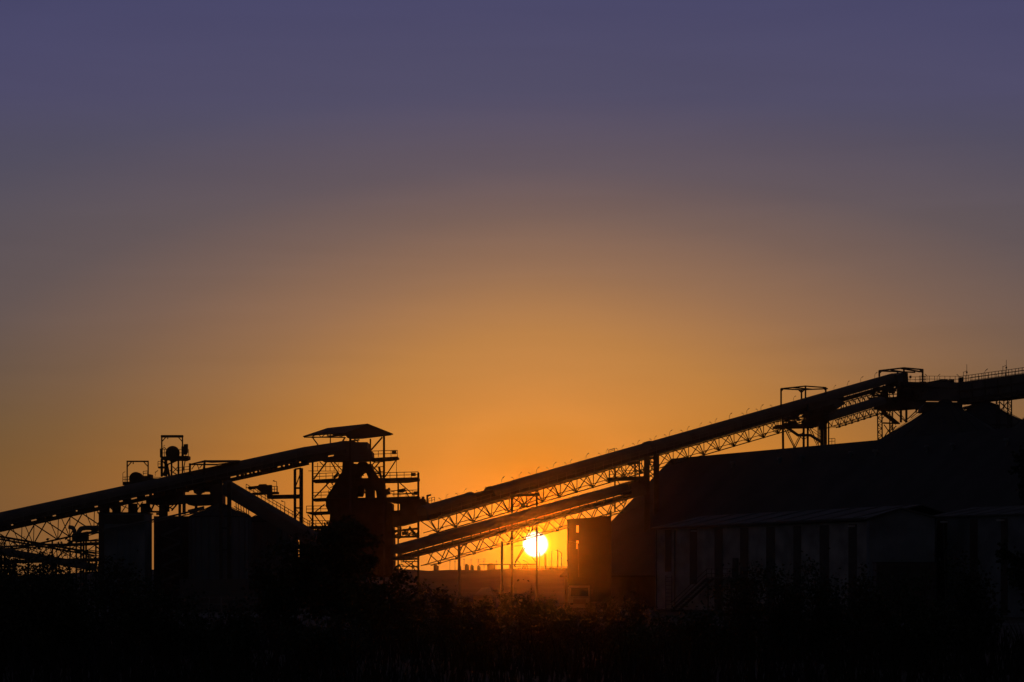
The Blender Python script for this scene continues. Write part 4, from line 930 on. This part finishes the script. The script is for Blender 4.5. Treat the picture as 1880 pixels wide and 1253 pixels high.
for s in (-1, 1):
    b = MB(); b.box((cx + s * 0.92, yf - 0.05, 0.85), (0.36, 0.1, 0.22)); b.build('headlight', M_GLASS, tr)
    b = MB(); b.bar((cx + s * 1.2, yf + 0.3, 2.5), (cx + s * 1.45, yf + 0.15, 2.5), 0.05); b.box((cx + s * 1.48, yf + 0.12, 2.3), (0.2, 0.1, 0.55)); b.build('mirror', M_STEEL, tr)
    for yy in (1.2, 5.2):
        b = MB(); b.tube((cx + s * 0.85, yf + yy, 0.5), (cx + s * 1.15, yf + yy, 0.5), 0.5, n=20); wl = b.build('wheel', M_TYRE, tr)
        b = MB(); b.tube((cx + s * 1.1, yf + yy, 0.5), (cx + s * 1.17, yf + yy, 0.5), 0.26, n=16); b.build('rim', M_GALV, wl)
b = MB(); b.box((cx, yf + 4.7, 1.85), (2.4, 5.0, 1.9)); b.box((cx, yf + 4.0, 0.75), (0.9, 5.5, 0.25)); b.build('load_body', M_CONC, tr)
hx = P(888, 1090, 240)
ht = empty('low_hut', (hx.x, 241, 0), 'low hut with a pale lean-to roof among the weeds, left of the sun', 'hut')
b = MB(); b.box((hx.x, 241.5, 1.0), (2.2, 2.4, 2.0)); b.build('wall', M_CONC, ht)
b = MB(); b.prism([P(871, 1094, 240), P(905, 1094.5, 240), P(900, 1080, 243), P(884, 1081, 243)], (0, 0, 0.08)); b.build('roof', M_SHEDROOF, ht)
# yard wall, fence and kerb bits at the foot of the silo
yw = MB(); q0 = P(330, 1052, 262); q1 = P(500, 1046, 262); yw.box(((q0.x + q1.x) / 2, 262, 1.9), (q1.x - q0.x, 0.3, 3.8))
tag(yw.build('yard_wall', M_CONC, base=((q0.x + q1.x) / 2, 262, 0)), 'grey concrete yard wall in front of the round silo', 'wall')
fe = empty('yard_fence', (P(400, 1080, 215).x, 215, 0), 'low post and rail fence in front of the concrete yard wall', 'fence')
n = 9; A = P(295, 1075, 220); B = P(500, 1080, 208); A.z = B.z = 0
for i in range(n + 1):
    q = A.lerp(B, i / n); b = MB(); b.bar(q, q + Vector((0, 0, 2.2)), 0.12); b.build('post', M_GALV, fe)
b = MB()
for h in (0.8, 1.5, 2.1): b.bar(A + Vector((0, 0, h)), B + Vector((0, 0, h)), 0.09)
b.build('fence_rail', M_GALV, fe)

# ---------------------------------------------------------------- plants in the foreground
def leaf(b, c, sz, rnd):
    a = Vector((rnd.gauss(0, 1), rnd.gauss(0, 1), rnd.gauss(0, 0.7) - 0.25)).normalized()
    s = a.cross(Vector((rnd.gauss(0, 1), rnd.gauss(0, 1), rnd.gauss(0, 1)))).normalized()
    nn = a.cross(s); L = sz * rnd.uniform(0.7, 1.35); w = L * rnd.uniform(0.24, 0.4)
    k = len(b.v)
    b.v += [c, c + a * L * 0.45 + s * w + nn * w * 0.3, c + a * L, c + a * L * 0.45 - s * w + nn * w * 0.3]
    b.f += [[k, k + 1, k + 2], [k, k + 2, k + 3]]
def branchy(rnd, base, height, spread, nstem, stems, tips, r0=0.03, sub=5, upright=0.6):
    for i in range(nstem):
        an = rnd.uniform(0, 2 * math.pi); rad = spread * math.sqrt(rnd.random())
        h = height * (rnd.uniform(0.55, 1.0)) * (1 - 0.35 * (rad / max(spread, .01)) ** 2)
        top = base + Vector((rad * math.cos(an), rad * math.sin(an), h))
        mid = base.lerp(top, 0.5) + Vector((rnd.gauss(0, .12) * spread, rnd.gauss(0, .12) * spread, h * 0.12 * upright))
        pts = []
        s0 = base + Vector((rad * 0.25 * math.cos(an), rad * 0.25 * math.sin(an), -0.1))
        for k in range(7):
            t = k / 6; pts.append(s0.lerp(mid, t).lerp(mid.lerp(top, t), t))
        for k in range(6): stems.tube(pts[k], pts[k + 1], r0 * (1 - k / 7), r0 * (1 - (k + 1) / 7), 5)
        for k in range(2, 7): tips.append((pts[k], 0.10 + 0.25 * (1 - k / 7)))
        for _ in range(sub):
            k = rnd.randint(1, 5); p = pts[k].lerp(pts[k + 1], rnd.random())
            dr_ = Vector((rnd.gauss(0, 1), rnd.gauss(0, 1), rnd.gauss(0.5, 0.6))).normalized() * height * rnd.uniform(0.12, 0.28)
            e = p + dr_; stems.tube(p, e, r0 * 0.4, r0 * 0.15, 4)
            for t in (0.35, 0.6, 0.8, 1.0): tips.append((p.lerp(e, t), 0.08 + 0.06 * rnd.random()))
def bush(x, row_top, Y, width_px, label, seed, leafs=2200, lsz=0.075, nstem=14, name='bush', group='bushes in the dark foreground', cat='bush', mi=0, r0=0.025, upright=0.6, loose=1.0):
    rnd = random.Random(seed)
    X = (x - 940) * Y / F; gz = ground_z(X, Y); top = CZ + (HR - row_top) * Y / F
    base = Vector((X, Y, gz)); r = empty(name, base, label, cat, group)
    st_, tips, fo = MB(), [], MB()
    branchy(rnd, base, max(0.5, top - gz), width_px * Y / F / 2, nstem, st_, tips, r0, 6, upright)
    for i in range(leafs):
        p, s = tips[rnd.randrange(len(tips))]
        leaf(fo, p + Vector((rnd.gauss(0, s), rnd.gauss(0, s), rnd.gauss(0, s))) * loose, lsz, rnd)
    st_.build('stem', M_BARK, r); fo.build('foliage', M_LEAF[mi], r)
    return r
B = [  # x, top row, Y, width, leaves, leaf size, stems, label
    (18, 985, 44, 95, 2200, .075, 14, 'leafy bush in the bottom left corner, its leaves against the orange sky'),
    (70, 1000, 46, 90, 2000, .075, 12, 'second bush from the left edge, leaves below the left truss'),
    (98, 988, 42, 40, 500, .07, 5, 'upright sprig of leaves in front of the crossing beams at the left'),
    (130, 1030, 40, 110, 2400, .075, 14, 'dense bush under the low gallery at the left'),
    (172, 1003, 45, 60, 900, .075, 7, 'thin leafy sprig just left of the box building'),
    (40, 1018, 39, 120, 2600, .07, 15, 'dense low bush at the left below the low gallery end'),
    (110, 1012, 47, 100, 2200, .075, 13, 'ragged bush behind the upright sprig at the left'),
    (5, 1000, 40, 60, 1500, .07, 10, 'bush sliced by the left edge at the bottom corner'),
    (225, 1012, 48, 120, 2400, .08, 13, 'bush rising before the face of the box building'),
    (300, 1060, 44, 150, 2400, .075, 14, 'low bush below the stair tower'),
    (415, 1105, 40, 180, 2400, .075, 14, 'low dark bush below the round silo'),
    (520, 985, 62, 130, 2600, .12, 12, 'bushy thicket in front of the steep conveyor'),
    (700, 1045, 60, 150, 2600, .11, 14, 'spreading bush right of the dark tree below the tower'),
    (745, 1062, 48, 60, 700, .075, 6, 'leafy twig sticking out right of the dark tree'),
    (812, 1052, 46, 50, 520, .07, 5, 'wispy sprig with curled leaves below the stout lamp post'),
    (868, 1110, 40, 130, 1600, .07, 12, 'low weeds bush below the pale hut roof'),
    (962, 1056, 52, 46, 420, .07, 6, 'small airy sprig right below the sun'),
    (1010, 1120, 42, 150, 1700, .07, 12, 'low bush in the glow below the sun'),
    (1150, 1128, 40, 170, 2000, .075, 13, 'low bush beneath the left corner of the striped shed'),
    (1275, 1120, 42, 140, 2000, .075, 13, 'low bush in front of the outside stair'),
    (1365, 1040, 44, 120, 1700, .07, 12, 'loose twiggy bush in front of the shed landing'),
    (1440, 1028, 46, 120, 2200, .075, 13, 'tall bush in front of the middle of the striped shed'),
    (1505, 1026, 45, 110, 2000, .075, 12, 'tall bush in front of the last strips of the striped shed'),
    (1575, 1036, 47, 120, 2000, .075, 12, 'bush just left of the dark container'),
    (1665, 1055, 41, 170, 2600, .08, 14, 'dense bush covering the foot of the dark container'),
    (1770, 1020, 43, 150, 2400, .08, 13, 'bush in front of the right shed wing'),
    (600, 1130, 40, 200, 2400, .075, 14, 'low bush at the foot of the dark tree'),
]
for i, (x, rt, Y, w, nl, ls_, ns, lab) in enumerate(B):
    bush(x, rt, Y, w, lab, 100 + i, int(nl * 1.7), ls_ * (0.95 if Y < 50 else 1), ns, mi=i % 3, loose=1.0 if w > 70 else 0.6)
SCRUB = [(772, 1072, 190, 44, 'scrub clump by the foot of the roofed tower, nearest its right side'), (812, 1080, 175, 52, 'scrub clump at the foot of the stout lamp post'), (850, 1088, 160, 54, 'scrub clump left of the pale hut roof'),
         (893, 1094, 170, 50, 'scrub clump right before the pale hut roof'), (930, 1084, 180, 46, 'scrub clump at the foot of the plain post'), (968, 1088, 165, 50, 'scrub clump left of the trestle foot under the sun'), (1005, 1086, 185, 52, 'scrub clump right of the trestle foot under the sun'),
         (1040, 1104, 170, 44, 'scrub clump on the left side of the truck'), (1086, 1100, 180, 46, 'scrub clump on the right side of the truck'), (1125, 1090, 175, 56, 'scrub clump under the flat topped block'), (1170, 1084, 190, 54, 'scrub clump beside the left end of the striped shed'),
         (790, 1098, 95, 110, 'broad scrub in the second row, below the tower'), (880, 1106, 90, 120, 'broad scrub in the second row, below the hut'), (985, 1104, 92, 120, 'broad scrub in the second row, below the sun'), (1090, 1118, 90, 120, 'broad scrub in the second row, below the truck'), (1185, 1112, 95, 110, 'broad scrub in the second row, before the shed corner')]
for i, (x, rt, Y, w, lab) in enumerate(SCRUB):
    bush(x, rt, Y, w, lab, 300 + i, 2600, .13 if Y > 120 else .1, 16, name='shrub', group='scrub between yard and foreground', cat='shrub', mi=i % 3, r0=.03)
def tree(x, row_top, Y, width_px, label, seed, leafs, lsz):
    rnd = random.Random(seed)
    X = (x - 940) * Y / F; gz = ground_z(X, Y); top = CZ + (HR - row_top) * Y / F
    base = Vector((X, Y, gz)); H = top - gz; r = empty('tree', base, label, 'tree', 'trees in the dark foreground')
    tk, tips, fo = MB(), [], MB()
    tk.tube(base - Vector((0, 0, .2)), base + Vector((0.05, 0, H * .35)), .13, .09, 9); tk.tube(base + Vector((0.05, 0, H * .35)), base + Vector((-.05, 0, H * .75)), .09, .04, 8)
    W = width_px * Y / F / 2
    for i in range(26):
        z0 = H * rnd.uniform(.15, .75); an = rnd.uniform(0, 2 * math.pi); rad = W * rnd.uniform(.35, 1.0); zz = min(H * rnd.uniform(.98, 1.02), z0 + H * rnd.uniform(0.0, .4))
        rad *= 1.0 - 0.55 * max(0, zz / H - 0.6) / 0.4
        p0 = base + Vector((0, 0, z0)); p2 = base + Vector((rad * math.cos(an), rad * math.sin(an), zz)); p1 = p0.lerp(p2, .5) + Vector((0, 0, H * .07))
        pts = [p0.lerp(p1, t / 5).lerp(p1.lerp(p2, t / 5), t / 5) for t in range(6)]
        for k in range(5): tk.tube(pts[k], pts[k + 1], .045 * (1 - k / 6), .045 * (1 - (k + 1) / 6), 5)
        for k in range(1, 6): tips.append((pts[k], W * .11))
        for _ in range(5):
            p = pts[rnd.randint(2, 5)]; e = p + Vector((rnd.gauss(0, 1), rnd.gauss(0, 1), rnd.gauss(.3, .7))) * W * .17; tk.tube(p, e, .012, .006, 4); tips.append((e, W * .06)); tips.append((p.lerp(e, .6), W * .06))
    for i in range(leafs):
        p, s = tips[rnd.randrange(len(tips))]; leaf(fo, p + Vector((rnd.gauss(0, s), rnd.gauss(0, s), rnd.gauss(0, s))), lsz, rnd)
    tk.build('trunk', M_BARK, r); fo.build('crown', M_LEAF[1], r)
tree(620, 972, 62, 190, 'dark rounded tree in front of the foot of the roofed tower', 31, 9000, .12)
tree(1905, 838, 50, 130, 'dark tree cut off by the right edge, hanging over the shed wing', 32, 7000, .11)
# weeds and grass
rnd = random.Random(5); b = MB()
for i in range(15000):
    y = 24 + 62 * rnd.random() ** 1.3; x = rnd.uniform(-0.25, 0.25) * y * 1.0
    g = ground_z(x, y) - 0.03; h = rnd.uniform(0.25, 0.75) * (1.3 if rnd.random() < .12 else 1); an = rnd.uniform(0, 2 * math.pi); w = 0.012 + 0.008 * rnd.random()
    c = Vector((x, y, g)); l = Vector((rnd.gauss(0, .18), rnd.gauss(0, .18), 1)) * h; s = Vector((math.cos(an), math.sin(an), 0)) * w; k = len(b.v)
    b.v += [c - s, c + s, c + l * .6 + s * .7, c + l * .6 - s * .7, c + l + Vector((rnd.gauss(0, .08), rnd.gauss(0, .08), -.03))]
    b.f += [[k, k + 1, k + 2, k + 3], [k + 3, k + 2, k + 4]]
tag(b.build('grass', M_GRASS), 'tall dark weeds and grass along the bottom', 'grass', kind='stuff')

# ---------------------------------------------------------------- haze
HAZE = 4e-5; SUN_S = 0.21; G_ANI = 0.985
b = MB(); b.box((0, 420, 21.5), (2700, 1040, 47))
hz = b.build('haze', M_CONC); tag(hz, kind='stuff')
hm = bpy.data.materials.new('haze_air'); hm.use_nodes = True; nt = hm.node_tree; nt.nodes.remove(nt.nodes['Principled BSDF'])
pv = nt.nodes.new('ShaderNodeVolumePrincipled'); pv.inputs['Color'].default_value = (0.92, 0.9, 0.88, 1); pv.inputs['Density'].default_value = HAZE; pv.inputs['Anisotropy'].default_value = G_ANI
nt.links.new(pv.outputs['Volume'], nt.nodes['Material Output'].inputs['Volume'])
hz.data.materials.clear(); hz.data.materials.append(hm)

# ---------------------------------------------------------------- sky
def lin(c): 
    c /= 255.0
    return c / 12.92 if c <= 0.04045 else ((c + 0.055) / 1.055) ** 2.4
w = bpy.data.worlds.new('World'); SC.world = w; w.use_nodes = True; nt = w.node_tree
for n_ in list(nt.nodes): nt.nodes.remove(n_)
N = nt.nodes.new; Lk = nt.links.new
def math_node(op, a, b_=None, clamp=False):
    m_ = N('ShaderNodeMath'); m_.operation = op; m_.use_clamp = clamp
    for i, v in enumerate((a, b_)):
        if v is None: continue
        if isinstance(v, (int, float)): m_.inputs[i].default_value = v
        else: Lk(v, m_.inputs[i])
    return m_.outputs[0]
tc = N('ShaderNodeTexCoord'); nv = N('ShaderNodeVectorMath'); nv.operation = 'NORMALIZE'; Lk(tc.outputs['Generated'], nv.inputs[0])
sp = N('ShaderNodeSeparateXYZ'); Lk(nv.outputs[0], sp.inputs[0])
el = math_node('MULTIPLY', math_node('ARCSINE', sp.outputs['Z']), F)            # elevation and azimuth, scaled by F
az = math_node('MULTIPLY', math_node('ARCTAN2', sp.outputs['X'], sp.outputs['Y']), F)
dxr = math_node('SUBTRACT', az, SUN_AZ * F); dy = math_node('ABSOLUTE', math_node('SUBTRACT', el, SUN_EL * F))
def widen(v, a): return math_node('SUBTRACT', math_node('MULTIPLY', math_node('POWER', math_node('ADD', math_node('MULTIPLY', v, v), 16.0), 0.25), a), 2.0 * a)
dx = math_node('ADD', widen(math_node('MAXIMUM', dxr, 0.0), 20.2), widen(math_node('MINIMUM', dxr, 0.0), 21.6))
d_ = math_node('POWER', math_node('ADD', math_node('POWER', math_node('MAXIMUM', dx, 0.0), 3.0), math_node('POWER', dy, 3.0)), 1 / 3.0)
SPAN = 3200.0
def ramp(fac, stops, interp='LINEAR'):
    r_ = N('ShaderNodeValToRGB'); r_.color_ramp.interpolation = interp; e = r_.color_ramp.elements
    for i, (p_, c_) in enumerate(stops):
        q = e[i] if i < 2 else e.new(p_)
        q.position = p_; q.color = (*c_, 1)
    Lk(fac, r_.inputs['Fac']); return r_.outputs['Color']
TB = [(200, 1.0), (290, .87), (412, .75), (515, .68), (583, .62), (686, .48), (760, .34), (860, .24), (1060, .24)]
def tint(row):
    b_ = TB[0][1]
    for (r0_, v0), (r1_, v1) in zip(TB[:-1], TB[1:]):
        if row >= r0_: b_ = v0 + (v1 - v0) * min(1, (row - r0_) / (r1_ - r0_))
    return (1 + 0.24 * smooth(700, 950, row), 1 - 0.13 * smooth(400, 860, row), b_)
COLS = [(0, (140, 52, 6)), (50, (165, 72, 12)), (90, (192, 102, 25)), (150, (214, 132, 43)), (245, (214, 139, 61)), (385, (188, 130, 73)), (505, (150, 112, 85)), (600, (122, 98, 90)), (685, (100, 87, 95)), (820, (82, 78, 103)), (970, (75, 73, 105)), (1100, (68, 68, 104))]
st_ = []
for d0, c_ in COLS:
    tn = tint(1000 - d0); st_.append((d0 / SPAN, tuple(lin(v) / t for v, t in zip(c_, tn))))
st_ += [(1500 / SPAN, (0.026, 0.026, 0.05)), (2200 / SPAN, (0.016, 0.016, 0.024)), (1.0, (0.012, 0.012, 0.017))]
base_c = ramp(math_node('DIVIDE', d_, SPAN, True), st_)
tn_st = [((HR - r_) / 1200.0, tint(r_)) for r_ in (1059, 950, 905, 860, 789, 686, 583, 515, 412, 350, 290, 245, 200)]
tint_c = ramp(math_node('DIVIDE', el, 1200.0, True), tn_st)
mx = N('ShaderNodeMix'); mx.data_type = 'RGBA'; mx.blend_type = 'MULTIPLY'; mx.inputs[0].default_value = 1.0; Lk(base_c, mx.inputs[6]); Lk(tint_c, mx.inputs[7])
# aureole and disc of the sun
dt = N('ShaderNodeVectorMath'); dt.operation = 'DOT_PRODUCT'; Lk(nv.outputs[0], dt.inputs[0]); dt.inputs[1].default_value = SUN_DIR
rpx = math_node('MULTIPLY', math_node('ARCCOSINE', math_node('MINIMUM', dt.outputs['Value'], 1.0)), F)
AU = [(0, (.3, .22, .01)), (22, (.3, .20, .0)), (32, (.22, .07, 0.0)), (50, (.08, .01, 0)), (90, (.02, 0, 0)), (200, (0, 0, 0))]
aur = ramp(math_node('DIVIDE', rpx, 300.0, True), [(a / 300.0, c_) for a, c_ in AU], 'EASE')
dk = ramp(math_node('DIVIDE', rpx, 60.0, True), [(0, (1.5, 1.45, 1.5)), (19.0 / 60, (1.5, 1.45, 1.5)), (25.5 / 60, (0, 0, 0)), (1, (0, 0, 0))], 'EASE')
def addc(a, b_):
    m_ = N('ShaderNodeMix'); m_.data_type = 'RGBA'; m_.blend_type = 'ADD'; m_.inputs[0].default_value = 1.0; Lk(a, m_.inputs[6]); Lk(b_, m_.inputs[7]); return m_.outputs[2]
vs = N('ShaderNodeVectorMath'); vs.operation = 'MULTIPLY'; Lk(nv.outputs[0], vs.inputs[0]); vs.inputs[1].default_value = (5.0, 5.0, 42.0)
nz = N('ShaderNodeTexNoise'); nz.inputs['Scale'].default_value = 1.6; nz.inputs['Detail'].default_value = 5; nz.inputs['Distortion'].default_value = 0.6; Lk(vs.outputs[0], nz.inputs['Vector'])
lay = math_node('ADD', math_node('MULTIPLY', nz.outputs['Fac'], 0.12), 0.94)
sc_ = N('ShaderNodeVectorMath'); sc_.operation = 'SCALE'; Lk(mx.outputs[2], sc_.inputs[0]); Lk(lay, sc_.inputs['Scale'])
tot = addc(addc(sc_.outputs[0], aur), dk)
bg = N('ShaderNodeBackground'); bg.inputs['Strength'].default_value = 1.0; Lk(tot, bg.inputs['Color'])
ow = N('ShaderNodeOutputWorld'); Lk(bg.outputs[0], ow.inputs['Surface'])
w.cycles.sampling_method = 'MANUAL'; w.cycles.sample_map_resolution = 2048

# ---------------------------------------------------------------- sun lamp, camera, output
sl = bpy.data.lights.new('sun', 'SUN'); sl.energy = SUN_S; sl.angle = math.radians(0.53); sl.color = (1.0, 0.19, 0.006)
so = bpy.data.objects.new('sun', sl); COL.objects.link(so); so.rotation_euler = SUN_DIR.to_track_quat('Z', 'Y').to_euler(); so.location = (0, 0, 60)
cam = bpy.data.cameras.new('camera'); co = bpy.data.objects.new('camera', cam); COL.objects.link(co)
co.location = (0, 0, CZ); co.rotation_euler = (math.radians(90), 0, 0)
cam.sensor_width = 36; cam.lens = 36 * F / 1880; cam.shift_y = (HR - 626.5) / 1880; cam.clip_end = 20000; cam.clip_start = 0.5
SC.camera = co
SC.view_settings.view_transform = 'Standard'; SC.view_settings.look = 'None'; SC.view_settings.exposure = 0; SC.view_settings.gamma = 1
SC.render.engine = 'CYCLES'; SC.cycles.use_denoising = True; SC.cycles.volume_bounces = 0; SC.cycles.max_bounces = 4; SC.cycles.diffuse_bounces = 2
SC.cycles.sample_clamp_indirect = 2.0
